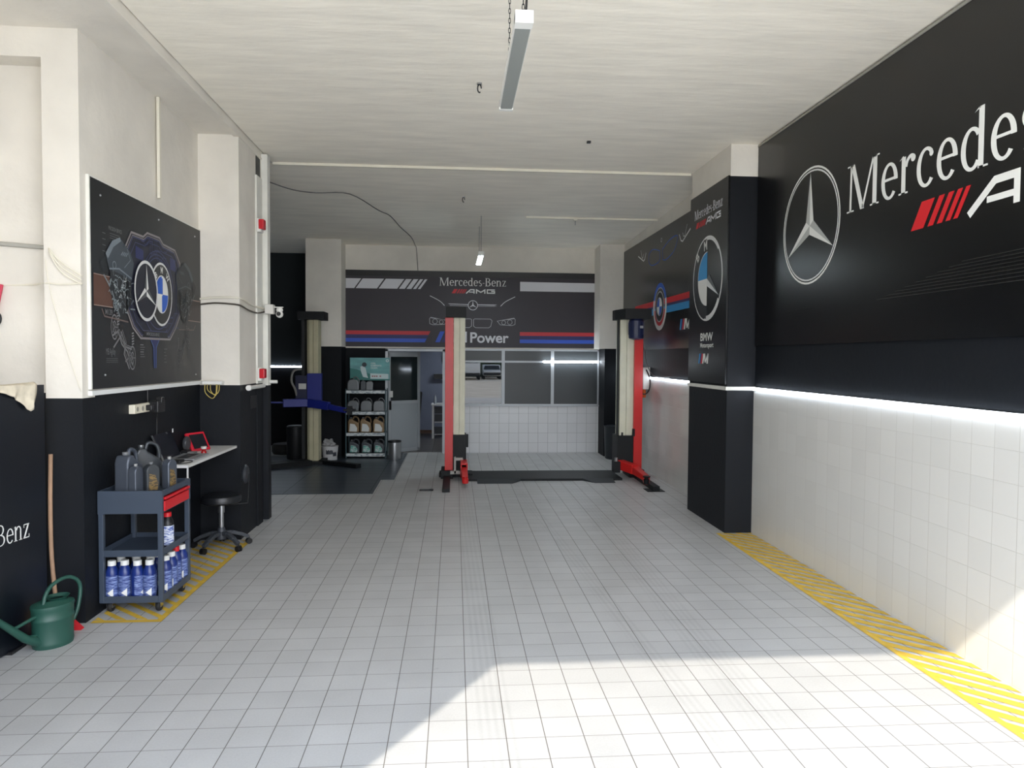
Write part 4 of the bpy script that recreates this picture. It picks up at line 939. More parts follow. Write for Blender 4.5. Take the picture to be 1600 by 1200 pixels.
bottle('oil_bottle', 'black bottle with red cap and blue-white label on the cart middle shelf', None, .27, .047, body=blackpl, capm=redp, labm=lwhite, diamond=False, loc=(-2.245, 5.86, .443))

# canisters: extruded outline with a loop handle
def canister(name, label, cat, loc, rz, W, D, H, body, capm=None, labm=None, kind='jug', group=None, hm=None):
    """W along local x, D along y. kind: jug = handle at the back of a sloped top; bottle = plain shoulders; dome = rounded with a big loop"""
    t = thing(name, label, cat, loc, rz, group, world=False); bm = bmnew()
    if kind == 'bottle': pr_ = [(-W/2, 0), (W/2, 0), (W/2, H*.72), (W*.42, H*.8), (W*.18, H*.88), (-W*.18, H*.88), (-W*.42, H*.8), (-W/2, H*.72)]; neck = (0, H*.88)
    elif kind == 'jug': pr_ = [(-W/2, 0), (W/2, 0), (W/2, H*.58), (W*.42, H*.66), (-W*.02, H*.84), (-W*.08, H*.92), (-W*.36, H*.92), (-W*.44, H*.84), (-W/2, H*.74)]; neck = (-W*.22, H*.92)
    else:
        pr_ = [(-W/2, 0), (W/2, 0)]+[(W/2*cos(a)**.6 if cos(a) > 0 else -W/2*abs(cos(a))**.6, H*.42+H*.43*sin(a)) for a in [pi*i/14 for i in range(0, 15)]]; neck = (-W*.16, H*.85)
        if capm is None: capm = blackpl
    prism(bm, pr_, (0, -D/2, 0), (1, 0, 0), (0, 0, 1), (0, D, 0)); b = obj('body', bm, body, t, bevel=min(W, D)*.13, seg=3, smooth=False)
    bm = bmnew(); r = min(W, D)*.2; lathe(bm, [(r*.8, 0), (r, .006), (r, H*.075), (r*.85, H*.08)], (neck[0], 0, neck[1]), 16); obj('cap', bm, capm or M('cap_grey', (112, 114, 116), .4), t, smooth=True)
    if kind != 'bottle':
        bm = bmnew(); h0 = H*.92 if kind == 'jug' else H*.84
        pts = [(-W*.05, 0, h0-.01), (W*.02, 0, H*1.02), (W*.2, 0, H*1.03), (W*.38, 0, H*.95), (W*.46, 0, H*.78), (W*.45, 0, H*.62)] if kind == 'jug' else [(-W*.02, 0, H*.83), (W*.08, 0, H*1.0), (W*.28, 0, H*1.0), (W*.46, 0, H*.82), (W*.5, 0, H*.6), (W*.47, 0, H*.4)]
        tube(bm, smoothp(pts, 5), min(W, D)*(.13 if kind == 'jug' else .09), 10); obj('handle', bm, hm or body, t, smooth=True)
    if labm is not None:
        bm = bmnew(); q = [(-W*.36, H*.08), (W*.3, H*.06), (W*.34, H*.3), (W*.12, H*.55), (-W*.3, H*.6)]
        prism(bm, q, (0, -D/2-.001, 0), (1, 0, 0), (0, 0, 1), (0, .0005, 0)); obj('label', bm, labm, t)
    return t
gjug = M('gunmetal_plastic', (84, 90, 100), .3, metal=.35); gjug2 = M('dark_gunmetal_plastic', (58, 62, 66), .35, metal=.25)
zt = .891
canister('oil_canister', 'big grey oil canister at the front corner of the cart top, nearest the wall', 'canister', (-2.50, 5.79, zt), radians(78), .19, .115, .31, gjug)
canister('oil_canister', 'big dark grey oil canister standing behind the others on the cart top', 'canister', (-2.46, 6.02, zt), radians(38), .2, .11, .335, gjug2, capm=steel)
canister('oil_bottle', 'small grey oil bottle at the front middle of the cart top', 'bottle', (-2.412, 5.70, zt), radians(75), .09, .064, .235, gjug, capm=M('cap_light', (160, 160, 158), .35), kind='bottle')
canister('oil_bottle', 'small dark oil bottle with yellow label in the middle of the cart top', 'bottle', (-2.328, 5.77, zt), radians(50), .105, .07, .24, gjug2, kind='bottle', labm=lgold)
canister('oil_bottle', 'slim grey oil bottle nearest the drawer on the cart top', 'bottle', (-2.252, 5.93, zt), radians(68), .095, .068, .26, gjug, capm=M('cap_light', (160, 160, 158), .35), kind='bottle', labm=lgold)

# ================================================================ WATERING CAN, BROOM, CLOTH
green = M('green_can_plastic', (32, 74, 63), .45, noise=.1, nscale=8)
t = thing('watering_can', 'dark green plastic watering can on the tiles beside the black board', 'watering can', (-2.68, 5.04, 0), radians(58), world=False)
rc = .128
bm = bmnew(); lathe(bm, [(rc*.96, 0), (rc, .02), (rc*1.01, .03), (rc*.99, .04), (rc, .17), (rc*1.03, .18), (rc*1.03, .195), (rc, .2), (rc*1.02, .25), (rc*1.06, .265), (rc*1.04, .28), (rc*.5, .305)], n=40, sy=.8, cap=False)
bmesh.ops.holes_fill(bm, edges=[e for e in bm.edges if e.is_boundary and e.verts[0].co.z < .01]); b_ = obj('body', bm, green, t, smooth=True)
bm = bmnew(); lathe(bm, [(.045, .298), (.062, .312), (.066, .318), (.06, .312), (.05, .30)], (.03, -.0, 0), 24, sx=1.2, cap=False); obj('opening_rim', bm, green, t, smooth=True)
bm = bmnew(); lathe(bm, [(.001, .294), (.06, .296)], (.03, 0, 0), 24, sx=1.1, cap=False); obj('shaded_opening', bm, M('green_inside_shade', (18, 40, 36), .6), t)  # disc closing the mouth, its darker green painted as shade inside the can
bm = bmnew(); tube(bm, smoothp([(-.08, -.03, .26), (-.06, -.02, .34), (.0, 0, .40), (.1, .01, .425), (.17, .01, .39), (.195, .01, .32), (.17, 0, .2), (.135, 0, .12)], 6), .013, 12); obj('handle', bm, green, t, smooth=True)
bm = bmnew(); tube(bm, [(-.09, -.02, .04), (-.2, -.04, .11), (-.42, -.08, .33), (-.5, -.09, .41)], [.032, .026, .018, .016], 14); obj('spout', bm, green, t, smooth=True)
bm = bmnew(); tube(bm, [(-.12, -.02, .225), (-.27, -.055, .20)], .011, 10); tube(bm, [(-.12, -.02, .1), (-.19, -.035, .11)], .012, 10); obj('spout_brace', bm, green, t, smooth=True)
t = thing('broom', 'wooden stick broom with red bristles standing behind the watering can', 'broom', (-2.74, 5.36, 0))
bm = bmnew(); tube(bm, smoothp([(-2.855, 5.375, 1.235), (-2.855, 5.36, .9), (-2.84, 5.34, .5), (-2.80, 5.33, .08)], 5), .014, 10); obj('stick', bm, M('raw_wood', (164, 132, 106), .7, noise=.3, nscale=14, stretch=(1, 1, .3)), t, smooth=True)
bm = bmnew(); prism(bm, [(-2.80, .06), (-2.68, .06), (-2.62, .0), (-2.80, .0)], (0, 5.28, 0), (1, 0, 0), (0, 0, 1), (0, .05, 0)); h_ = obj('bristles', bm, M('red_bristles', (190, 24, 34), .7), t)
obj('brush_head', bx(-2.81, -2.68, 5.28, 5.33, .06, .085), redp, t, bevel=.005)
bar_thing('doorstop_wedge', 'flat black bar on the floor beside the watering can spout', 'bar', [(-2.92, -2.84, 4.86, 5.02, 0, .02)], blackpl)
# cloth over the top of the board
t_o = A0 - dr*.12
def cloth():
    bm = bmnew(); nx, nz = 16, 10; grid = []
    for i in range(nx+1):
        s = i/nx; col = []
        top = 1.735+.008+ .012*s*s; depth = .02+.12*(sin(s*pi*.5)**2)*(1 if s < .8 else (1-(s-.8)*2))+.0
        for j in range(nz+1):
            w = j/nz; wob = .012*sin(14*s+3*w)+.008*sin(31*s)
            p = A0-dr*(.48-.38*s) + nn*(.006+.012+wob*w) + Vector((0, 0, top-depth*1.3*w*(1+.15*sin(9*s))))
            if j == 0: p = p-nn*.02
            col.append(bm.verts.new(p))
        grid.append(col)
    for i in range(nx):
        for j in range(nz): bm.faces.new((grid[i][j], grid[i+1][j], grid[i+1][j+1], grid[i][j+1]))
    return bm
c = obj('cloth_rag', cloth(), M('cream_cloth', (216, 206, 184), .9, noise=.15, nscale=20), smooth=True); m_ = c.modifiers.new('t', 'SOLIDIFY'); m_.thickness = .005
tag(c, 'crumpled cream rag hanging over the top edge of the black board', 'rag')
bm = bmnew(); q0 = A0-dr*.52+nn*.012; prism(bm, [(-.3, 1.55), (.0, 1.555), (-.03, 1.745), (-.3, 1.745)], q0, dr, (0, 0, 1), nn*.004)
tag(obj('paper_sheet', bm, M('olive_paper', (176, 180, 128), .8)), 'olive green sheet clipped to the glossy black board under the cream rag', 'sheet')
t = thing('hanging_strap', 'pink-red strap with a black ring hanging in the white niche above the rag', 'strap', (-3.29, 5.56, 2.2))
bm = bmnew(); beam(bm, (-3.285, 5.57, 2.45), (-3.32, 5.56, 2.25), .03, .02, (0, 1, 0)); obj('strap', bm, M('pink_red', (196, 60, 84), .5), t, bevel=.004)
bm = bmnew(); tube(bm, [Vector((-3.33, 5.56, 2.2))+Vector((cos(a)*.045, 0, sin(a)*.055)) for a in [2*pi*i/16 for i in range(16)]], .008, 8, closed=True); obj('ring', bm, darkmet, t)

# floor paint
def hazard(x0, x1, y0, y1, step, w, slope, inner_left, ends, name, label, z=.0025):
    bm = bmnew()
    def P(x, y): return bm.verts.new((x, y, z))
    def quad(*p): bm.faces.new([P(*q) for q in p])
    # clip each slanted stripe to the strip's rectangle by sampling in x
    y = y0-abs(slope)*(x1-x0)-step
    while y < y1+abs(slope)*(x1-x0):
        n = 6
        for i in range(n):
            a, b = x0+(x1-x0)*i/n, x0+(x1-x0)*(i+1)/n
            q = []
            ya, yb = y+slope*(a-x0), y+slope*(b-x0)
            c = lambda v: min(max(v, y0), y1)
            if c(ya+w)-c(ya) > 1e-4 and c(yb+w)-c(yb) > 1e-4: quad((a, c(ya)), (b, c(yb)), (b, c(yb+w)), (a, c(ya+w)))
        y += step
    e = .045
    if inner_left: quad((x0-e, y0), (x0+.001, y0), (x0+.001, y1), (x0-e, y1))
    else: quad((x1-.001, y0), (x1+e, y0), (x1+e, y1), (x1-.001, y1))
    if ends: quad((x0, y0-.05), (x1+e, y0-.05), (x1+e, y0+.0), (x0, y0))
    return tag(obj(name, bm, yellow), label, 'floor marking')
hazard(2.965, 3.32, .55, 7.84, .16, .1, -1.1, True, False, 'hazard_marking', 'yellow hazard stripes on the floor along the white tiled wall')
hazard(-2.62, -2.17, 5.46, 7.8, .14, .055, -.9, False, True, 'hazard_marking', 'yellow hazard stripes on the floor under the cart and stool')

# ================================================================ LIFTS
bk = M('lift_black', (15, 18, 20), .55, spec=.3)
t = thing('two_post_lift', 'two-post car lift with red and cream posts in the middle of the bay', 'car lift', (1.4, 11.9, 0))
c_ = obj('post', bx((-.015, .075, 11.7, 12.0, .1, 2.58), (.083, .17, 11.7, 12.0, .1, 2.58), (-.01, .165, 11.72, 12.0, .1, 2.58)), cream, t, bevel=.004)
obj('red_cover', bx(-.15, -.018, 11.66, 11.95, .13, 2.578), redlift, t, bevel=.004)
obj('top_cap', bx(-.14, .182, 11.6, 12.0, 2.58, 2.752), bk, t, bevel=.004)
s_ = obj('carriage', bx(-.02, .193, 11.64, 12.02, .1, .70), bk, t, bevel=.004); obj('latch', bx(.193, .228, 11.66, 11.8, .5, .70), bk, s_)
obj('foot', bx((-.21, -.02, 11.6, 12.1, 0, .13), (-.24, .3, 11.75, 12.1, 0, .06)), bk, t, bevel=.004)
obj('foot_bar', bx(-.17, -.06, 10.42, 11.6, 0, .05), bk, t, bevel=.004)
# left arm: swings towards the camera
a = obj('arm', bx((.10, .12, 11.2, 11.66, .08, .30), (.19, .21, 11.2, 11.66, .08, .30), (.10, .21, 11.2, 11.24, .08, .14), (.10, .21, 11.2, 11.62, .28, .31)), redlift, t, bevel=.006)
bm = bmnew(); beam(bm, (.155, 11.25, .2), (.165, 10.85, .12), .09, .1); obj('arm_extension', bm, redlift, a, bevel=.01)
bm = bmnew(); lathe(bm, [(.045, .06), (.05, .08), (.05, .13), (.035, .14), (.035, .16), (.045, .165)], (.168, 10.83, 0), 20); obj('pad', bm, redlift, a, smooth=True)
obj('arm_bracket', bx((-.0, .03, 11.5, 11.66, .1, .36), (.03, .14, 11.56, 11.64, .30, .34), (-.06, .12, 11.5, 11.6, .09, .14)), M('cast_grey', (168, 166, 160), .5), t)
# base plate and ramps between the posts
obj('base_plate', bx((.19, 2.68, 11.35, 12.2, 0, .035),), bk, t, bevel=.004)
bm = bmnew()
for x0, x1, x2, x3 in ((.36, 1.05, .36, .9), (2.03, 2.52, 2.2, 2.52)):
    v = [bm.verts.new(p) for p in ((x0, 11.35, .04), (x1, 11.35, .04), (x3, 11.12, .0), (x2, 11.12, .0), (x0, 11.35, 0), (x1, 11.35, 0))]
    bm.faces.new((v[0], v[1], v[2], v[3])); bm.faces.new((v[0], v[3], v[4])); bm.faces.new((v[1], v[5], v[2])); bm.faces.new((v[4], v[5], v[1], v[0])); bm.faces.new((v[3], v[2], v[5], v[4]))
obj('ramp', bm, M('ramp_rubber', (34, 38, 42), .6), t)
# right post
obj('post', bx((2.70, 2.805, 11.7, 12.0, .2, 2.58), (2.812, 2.93, 11.7, 12.0, .2, 2.58), (2.71, 2.92, 11.72, 12.0, .2, 2.58)), cream, t, bevel=.004)
obj('red_cover', bx(2.925, 3.065, 11.64, 11.92, .12, 2.577), redlift, t, bevel=.004)
bm = bmnew(); prism(bm, [(2.64, 11.85), (2.72, 11.45), (3.14, 11.42), (3.14, 12.05), (2.64, 12.05)], (0, 0, 2.58), (1, 0, 0), (0, 1, 0), (0, 0, .165)); obj('top_cap', bm, bk, t, bevel=.004)
bm = bmnew(); tube(bm, [(2.675, 11.75, .2), (2.675, 11.75, 2.58)], .02, 10); obj('hydraulic_ram', bm, darkmet, t, smooth=True)
bm = bmnew(); lathe(bm, [(.05, 2.25), (.115, 2.27), (.12, 2.30), (.12, 2.55), (.1, 2.58)], (2.92, 11.54, 0), 24)
for k in range(20):
    a_ = 2*pi*k/20; beam(bm, (2.92+.12*cos(a_), 11.54+.12*sin(a_), 2.33), (2.92+.12*cos(a_), 11.54+.12*sin(a_), 2.53), .008, .012, (cos(a_), sin(a_), 0))
m_ = obj('motor', bm, navy, t); obj('motor_badge', bx(2.95, 3.0, 11.405, 11.42, 2.43, 2.47), steel, m_)
s_ = obj('carriage', bx(2.655, 2.915, 11.62, 12.02, .16, .685), bk, t, bevel=.004); obj('latch', bx((2.90, 2.935, 11.6, 11.64, .68, .8), (2.72, 2.74, 11.6, 11.64, .685, .74)), bk, s_)
obj('foot', bx((2.86, 3.1, 11.6, 12.1, 0, .125),), bk, t)
bm = bmnew(); beam(bm, (2.98, 11.6, .035), (2.965, 10.4, .035), .1, .07); box(bm, 2.82, 3.08, 10.34, 10.6, 0, .006); obj('foot_bar', bm, bk, t)
bm = bmnew(); beam(bm, (2.70, 11.62, .22), (2.86, 11.25, .19), .13, .15); beam(bm, (2.86, 11.27, .18), (2.93, 10.8, .12), .12, .12, w2=.1, h2=.08); a = obj('arm', bm, redlift, t, bevel=.012)
bm = bmnew(); lathe(bm, [(.04, .05), (.045, .12), (.03, .13), (.03, .15), (.055, .155), (.06, .17), (.04, .175)], (2.90, 10.72, 0), 20); obj('pad', bm, bk, a, smooth=True)
bm = bmnew(); beam(bm, (2.93, 10.9, .10), (2.90, 10.7, .08), .08, .08); obj('arm_extension', bm, redlift, a, bevel=.01)
obj('pivot', bx((2.58, 2.68, 11.5, 11.7, .1, .28),), bk, a); bm = bmnew(); lathe(bm, [(.03, .28), (.03, .34)], (2.62, 11.55, 0), 14); obj('pivot_pin', bm, steel, a)

t = thing('two_post_lift', 'lift post with blue carriage and arms standing on the dark floor', 'car lift', (-2.54, 13.4, 0))
creamd = M('lift_aged_cream', (184, 178, 148), .55, noise=.12, nscale=4)
obj('post', bx((-2.61, -2.535, 13.3, 13.6, .05, 2.6), (-2.53, -2.445, 13.3, 13.6, .05, 2.6), (-2.66, -2.61, 13.4, 13.6, .05, 2.6)), creamd, t, bevel=.004)
obj('guard_rail', bx(-2.735, -2.68, 13.28, 13.55, .03, 2.6), darkmet, t); obj('top_cap', bx(-2.79, -2.325, 13.2, 13.65, 2.6, 2.745), bk, t)
obj('carriage', bx(-2.615, -2.37, 13.16, 13.3, 1.03, 1.64), bluelift, t, bevel=.004)
bm = bmnew(); beam(bm, (-2.58, 13.12, 1.12), (-2.2, 12.98, 1.07), .1, .14); beam(bm, (-2.2, 12.98, 1.06), (-1.88, 12.86, 1.0), .07, .09); a = obj('arm', bm, bluelift, t, bevel=.008)
obj('pad', bx((-1.92, -1.72, 12.76, 12.9, 1.0, 1.03), (-1.86, -1.78, 12.78, 12.88, .93, 1.08)), bk, a)
bm = bmnew(); beam(bm, (-2.6, 13.12, 1.12), (-3.0, 13.0, 1.12), .1, .14); beam(bm, (-3.0, 13.0, 1.13), (-3.32, 12.9, 1.14), .05, .03); obj('arm', bm, bluelift, t, bevel=.008)
obj('paper_note', bx(-2.76, -2.63, 13.15, 13.16, 1.36, 1.46), M('paper', (200, 200, 196), .8), t)
obj('control_box', bx(-2.82, -2.62, 13.17, 13.4, 1.1, 1.6), M('dark_blue_box', (18, 24, 56), .5), t)
bm = bmnew(); tube(bm, smoothp([(-2.72, 13.2, 1.72), (-2.85, 13.16, 1.68), (-2.88, 13.14, 1.5), (-2.82, 13.16, 1.35), (-2.8, 13.2, 1.2)], 6), .02, 8); obj('hose', bm, M('grey_hose', (120, 120, 116), .6), t, smooth=True)
bm = bmnew(); beam(bm, (-2.4, 13.3, .04), (-1.66, 12.75, .04), .12, .07); box(bm, -2.78, -2.35, 13.15, 13.7, 0, .06); beam(bm, (-2.6, 13.2, .05), (-3.6, 12.45, .05), .3, .09); obj('foot', bm, bk, t)
for x, y, z, r, n_, l_ in ((-3.35, 14.8, 0, .28, 'stacked_tyre', 'dark tyre lying behind the blue lift post'),):
    bm = bmnew(); lathe(bm, [(r*.55, 0), (r*.9, 0), (r, .05), (r, .15), (r*.9, .2), (r*.55, .2)], (x, y, z), 28); tag(obj(n_, bm, rubber, smooth=True), l_, 'tyre')
bm = bmnew(); lathe(bm, [(.16, 0), (.17, .02), (.17, .62), (.15, .64)], (-2.98, 13.95, 0), 24); tag(obj('oil_drum', bm, darkmet, smooth=True), 'dark drum beside the blue lift post', 'drum')

# ================================================================ DISPLAY SHELF
teal = M('teal_shelf_frame', (22, 60, 66), .5)
t = thing('display_shelf', 'teal display shelf with white price rails by the office door', 'shelf', (-1.69, 14.2, 0))
for x in (-2.07, -1.325):
    for y in (14.02, 14.4): obj('upright', bx(x, x+.02, y, y+.03, 0, 1.33), teal, t)
for z in (1.297, .892, .486, .091):
    s_ = obj('shelf_board', bx(-2.06, -1.32, 14.03, 14.43, z-.02, z), M('shelf_dark', (40, 44, 46), .5), t)
    obj('price_rail', bx(-2.055, -1.325, 14.01, 14.03, z-.055, z+.004), label_mat('rail_print', (190, 196, 196), (130, 140, 146), 6, 5) if 'rail_print' not in bpy.data.materials else bpy.data.materials['rail_print'], s_)
h = obj('header_card', bx(-2.03, -1.264, 14.36, 14.375, 1.485, 1.925), M('teal_print', (98, 158, 158), .5, noise=.25, nscale=4, stretch=(1, 1, 3)), t)
S = Sheet((0, 14.36, 0), (1, 0, 0))
S.begin(); S.flat([(-2.03, 1.485), (-1.264, 1.485), (-1.264, 1.51), (-2.03, 1.51)], 1); S.flat([(-2.03, 1.72), (-1.9, 1.70), (-1.75, 1.64), (-1.6, 1.6), (-1.62, 1.51), (-2.03, 1.51)], 1); S.done('teal_hill', M('deep_teal_print', (40, 112, 106), .5), h)
S.begin(); S.flat([(-1.64, 1.515), (-1.29, 1.515), (-1.29, 1.61), (-1.64, 1.62)], 2); S.flat([(-1.83, 1.75), (-1.77, 1.77), (-1.73, 1.72), (-1.70, 1.58), (-1.68, 1.53), (-1.78, 1.55), (-1.82, 1.66)], 2)
S.text('OZEL\nKAMPANYA\nOLSUN', -1.63, 1.80, .03, 2, .03, sx=.9); S.ring(-1.31, 1.87, .014, .03, layer=2); S.done('white_print', M('pale_print', (186, 204, 204), .5), h)
S.begin(); S.ring(-1.755, 1.79, .0, .045, layer=3); S.done('dark_helmet_print', M('dark_print', (36, 46, 52), .5), h)
S.begin(); [S.flat([(x_, 1.55), (x_+.03, 1.55), (x_+.03, 1.58), (x_, 1.58)], 3) for x_ in (-1.61, -1.57, -1.53, -1.46)]; S.done('price_text', M('pink_print', (150, 110, 110), .5), h)
g1 = M('canister_grey', (98, 102, 104), .28, metal=.3); g2 = M('canister_dark', (54, 60, 64), .35, metal=.2); gb = M('canister_bronze', (122, 100, 70), .3, metal=.3)
slab_ = M('silver_label', (196, 200, 198), .35); wlab = label_mat('white_green_label', (176, 190, 190), (60, 150, 130), 12, 9)
def row(z, xs, W, H, body, kind, labm, desc, place, capm=None):
    p = None; pos = ('left', 'middle', 'right')
    for i, x in enumerate(xs):
        lbl = '%s, %s one on the %s of the shelf' % (desc, pos[i], place); gr = 'canisters on the %s' % place
        if p is None: p = canister('oil_canister', lbl, 'canister', (x, 14.15, z), 0, W, .11, H, body, labm=labm, kind=kind, group=gr, capm=capm); o = p
        else: o = dup(p, (x, 14.15, z), label=lbl, group=gr)
canister('oil_canister', 'large round grey canister on the top board of the teal display shelf', 'canister', (-1.935, 14.14, 1.298), 0, .22, .12, .25, g1, kind='dome')
canister('oil_bottle', 'small dark bottle in the middle of the display shelf top', 'bottle', (-1.75, 14.16, 1.298), 0, .1, .08, .21, g2, kind='bottle')
canister('oil_bottle', 'small silver bottle under the price panel on the display shelf top', 'bottle', (-1.63, 14.16, 1.298), 0, .13, .09, .2, g1, kind='bottle', capm=blackpl)
row(.893, (-1.94, -1.69, -1.45), .215, .25, g1, 'dome', None, 'round grey canister with loop handle', 'second board')
row(.487, (-1.93, -1.70, -1.455), .21, .29, gb, 'jug', slab_, 'bronze canister with silver label', 'third board')
row(.092, (-1.92, -1.68, -1.45), .2, .25, g2, 'jug', wlab, 'dark canister with white and green label', 'bottom board')
t = thing('waste_bin', 'round brushed steel waste bin beside the office door', 'bin', (-1.13, 13.87, 0))
bm = bmnew(); lathe(bm, [(.122, 0), (.125, .01), (.125, .33)], (-1.13, 13.87, 0), 28); obj('body', bm, steel, t, smooth=True)
bm = bmnew(); lathe(bm, [(.128, .33), (.13, .36), (.118, .36), (.115, .3)], (-1.13, 13.87, 0), 28, cap=False); lathe(bm, [(.114, .29), (.114, .295)], (-1.13, 13.87, 0), 28); obj('rim', bm, blackpl, t, smooth=True)
t = thing('paint_bucket', 'white plastic bucket with dark print beside the display shelf', 'bucket', (-2.33, 13.85, 0))
bm = bmnew(); lathe(bm, [(.13, 0), (.15, .24), (.155, .245), (.155, .265), (.145, .265), (.14, .2), (.0, .2)], (-2.33, 13.85, 0), 28, cap=False); obj('body', bm, M('bucket_white', (190, 190, 190), .45), t, smooth=True)
bm = bmnew()
for a0, a1, z0, z1 in ((-110, -60, .12, .2), (-60, -30, .08, .16)):
    for i in range(6):
        p, q = radians(a0+(a1-a0)*i/6), radians(a0+(a1-a0)*(i+1)/6); rr = .1475
        bm.faces.new([bm.verts.new((-2.33+rr*cos(v), 13.85+rr*sin(v), z)) for v, z in ((p, z0), (q, z0), (q, z1), (p, z1-.02*(i % 2)))])
obj('print', bm, M('bucket_print', (50, 52, 60), .5), t)
bm = bmnew(); bmesh.ops.create_icosphere(bm, subdivisions=3, radius=.12, matrix=Matrix.Translation((-2.36, 13.85, .3)))
for v in bm.verts: d_ = v.co-Vector((-2.36, 13.85, .3)); v.co = Vector((-2.36, 13.85, .3))+Vector((d_.x*1.0, d_.y, d_.z*.8))*(1+.25*sin(d_.x*60+d_.z*40)*cos(d_.z*55))
tag(obj('rag_heap', bm, M('grey_rag', (150, 150, 150), .9, noise=.3, nscale=20), smooth=True), 'grey rags heaped in the white bucket', 'rags')
t = thing('dark_bin', 'dark round bin in front of the black pilaster behind the red lift post', 'bin', (3.12, 13.8, 0))
bm = bmnew(); lathe(bm, [(.16, 0), (.18, .02), (.2, .62), (.21, .64), (.19, .64)], (3.1, 13.85, 0), 24); obj('body', bm, M('bin_dark', (26, 32, 38), .45), t, smooth=True)
t = thing('tool_on_floor', 'small flat black tool lying on the tiles near the edge of the dark floor', 'tool', (-.4, 10.56, 0))
obj('body', bx(-.50, -.34, 10.54, 10.6, 0, .02), blackpl, t, bevel=.004); bm = bmnew(); lathe(bm, [(.03, 0), (.03, .025)], (-.33, 10.57, 0), 14); obj('head', bm, blackpl, t)

# electrical box on the right wall
t = thing('electrical_box', 'white switch box with looping cables and orange plug on the wall behind the lift', 'switch box', (XR, 12.4, 1.6))
obj('housing', bx(XR-.14, XR-.013, 12.15, 12.75, 1.42, 1.80), M('box_white', (200, 200, 192), .5), t, bevel=.01)
obj('lid', bx(XR-.15, XR-.14, 12.2, 12.7, 1.5, 1.76), M('box_lid', (186, 186, 178), .5), t)
bm = bmnew(); lathe(bm, [(.03, 0), (.038, .05), (.03, .14)], (XR-.1, 12.22, 1.28), 14); obj('orange_plug', bm, M('orange_plastic', (210, 96, 30), .5), t, smooth=True)
bm = bmnew(); tube(bm, smoothp([(XR-.17, 12.12, 1.78), (XR-.22, 12.12, 1.62), (XR-.2, 12.12, 1.42), (XR-.12, 12.12, 1.34), (XR-.04, 12.11, 1.42), (XR-.03, 12.11, 1.6), (XR-.09, 12.12, 1.76)], 6), .011, 8, closed=False); obj('cable_loop', bm, blackpl, t)
bm = bmnew(); tube(bm, smoothp([(2.98, 11.6, 2.4), (3.1, 11.7, 2.15), (3.2, 11.95, 1.9), (3.28, 11.9, 1.7), (XR-.02, 11.6, 1.65), (XR-.02, 11.0, 1.66)], 6), .007, 8); obj('feed_cable', bm, M('grey_cable', (96, 94, 90), .6), t)

# ================================================================ OFFICE
t = thing('office_desk', 'white office desk with dark drawers seen through the doorway', 'desk', (-.2, 17.6, 0))
obj('top', bx(-.55, .7, 17.3, 17.9, .80, .83), deskw, t)
for x in (-.53, .62): obj('leg', bx(x, x+.05, 17.32, 17.88, .006, .8), deskw, t)
for z in (.42, .12, .6): obj('drawer', bx(-.47, .6, 17.34, 17.36, z, z+.17), M('drawer_dark', (52, 54, 58), .5), t)
obj('rail', bx((-.47, .6, 17.33, 17.36, .39, .41), (-.47, .6, 17.33, 17.36, .1, .115)), deskw, t)
t = thing('water_bottle', 'clear plastic bottle on the office desk', 'bottle', (-.45, 17.5, .83))
bm = bmnew(); lathe(bm, [(.03, .83), (.035, .84), (.035, .96), (.015, 1.02), (.013, 1.05)], (-.46, 17.5, 0), 16); obj('body', bm, M('clear_plastic', (150, 156, 162), .2), t, smooth=True)
t = thing('office_chair', 'black office chair half hidden by the door leaf', 'chair', (-1.15, 17.0, 0))
bm = bmnew(); beam(bm, (-1.05, 17.15, .5), (-1.0, 17.25, 1.15), .5, .08, (0, 1, 0)); obj('backrest', bm, blackpl, t, bevel=.03)
obj('seat', bx(-1.35, -.9, 16.8, 17.2, .45, .52), blackpl, t, bevel=.03)
bm = bmnew(); tube(bm, [(-1.12, 17.0, .05), (-1.12, 17.0, .45)], .03, 12); obj('gas_column', bm, steel, t)
bm = bmnew()
for k in range(5): a_ = 2*pi*k/5; beam(bm, (-1.12, 17, .09), (-1.12+.26*cos(a_), 17+.26*sin(a_), .04), .05, .05)
obj('base', bm, blackpl, t)
t = thing('wall_shelf', 'small black shelf on the office wall behind the lift post', 'shelf', (-.2, 18.5, 1.4))
obj('board', bx(-.52, .1, 18.42, 18.6, 1.40, 1.52), blackpl, t)
bm = bmnew(); tube(bm, [Vector((-.1, 18.56, 1.92))+Vector((cos(a)*.2, 0, sin(a)*.28)) for a in [2*pi*i/24 for i in range(24)]], .02, 8, closed=True)
tag(obj('ring_ornament', bm, blackpl), 'black ring hanging on the office wall', 'ornament')

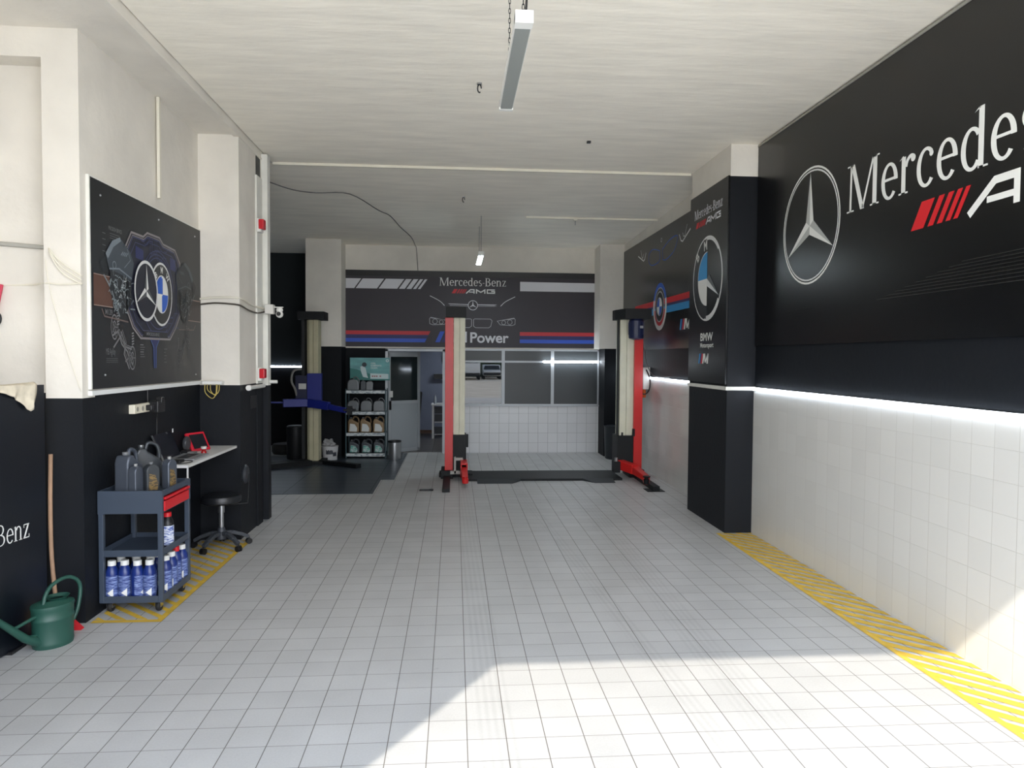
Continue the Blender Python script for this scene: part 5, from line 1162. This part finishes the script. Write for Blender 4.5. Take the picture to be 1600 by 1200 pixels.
# ================================================================ YARD behind the camera (seen in the window)
van_w = M('vehicle_white', (226, 228, 226), .3); glassd = M('vehicle_glass', (28, 34, 42), .08); 
def vehicle(name, label, cat, x, y, L, W, H, kind):
    t = thing(name, label, cat, (x, y, 0), world=False)
    if kind == 'truck': pr_ = [(-L/2, .45), (L/2, .45), (L/2, 1.1), (L*.45, H), (L*.1, H), (L*.08, .95), (-L/2, .95)]
    else: pr_ = [(-L/2, .3), (L/2, .3), (L/2, .75), (L*.3, .85), (L*.15, H), (-L*.3, H), (-L*.45, .9), (-L/2, .85)]
    bm = bmnew(); prism(bm, pr_, (-W/2, 0, 0), (0, 1, 0), (0, 0, 1), (W, 0, 0)); obj('body', bm, van_w, t, bevel=.08, seg=3)
    if kind == 'truck': obj('windscreen', bx(-W*.42, W*.42, L*.455, L*.49, 1.15, H-.3), glassd, t)
    else:
        bm = bmnew(); prism(bm, [(-.75, 0), (.75, 0), (.65, .4), (-.65, .4)], (0, L*.3+.01, .87), (1, 0, 0), (0, -.38, .9), (0, .02, .01)); obj('windscreen', bm, glassd, t)
    obj('bumper', bx(-W*.48, W*.48, L/2-.02, L/2+.08, .35, .6), darkmet, t)
    for sx in (-1, 1):
        for yy in (-L*.32, L*.32):
            bm = bmnew(); r = .45 if kind == 'truck' else .32; lathe(bm, [(r*.5, -.1), (r, -.1), (r, .1), (r*.5, .1)], (sx*W*.46, yy, r-.02), 20, axis='x'); obj('wheel', bm, rubber, t)
    return t
vehicle('truck', 'white truck parked in the yard, mirrored in the window', 'truck', 1.2, -37, 6, 2.1, 2.9, 'truck')
vehicle('car', 'white car parked in the yard, mirrored in the window', 'car', 3.4, -38, 4.2, 1.6, 1.3, 'car')
leaf = M('tree_green', (52, 72, 50), .9, noise=.4, nscale=3); bark = M('bark', (120, 108, 96), .9, noise=.2)
T0 = None
for i in range(5):
    x = -9.6+i*4.3; y = -43
    lbl = 'tree in the row beyond the yard, mirrored in the window'; gr = 'trees beyond the yard'
    if T0 is None:
        T0 = thing('tree', lbl, 'tree', (x, y, 0), 0, gr, world=False)
        bm = bmnew(); tube(bm, [(0, 0, -.1), (.1, 0, 2.5), (0, .1, 5)], [.2, .16, .1], 8); obj('trunk', bm, bark, T0)
        bm = bmnew(); rr = random.Random(5)
        for k in range(14):
            c = Vector((rr.uniform(-1, 1), rr.uniform(-1, 1), rr.uniform(1.2, 6.5))); bmesh.ops.create_icosphere(bm, subdivisions=2, radius=rr.uniform(.6, 1.1), matrix=Matrix.Translation(c))
        for v in bm.verts: v.co += Vector((rr.uniform(-.18, .18),)*3)
        obj('crown', bm, leaf, T0)
    else: dup(T0, (x, y, 0), R_.uniform(0, 6), lbl, gr)
struct('wall_yard', bx(-40, 40, -46, -45.5, -.1, 1.6), M('yard_wall', (84, 88, 84), .9, noise=.2))
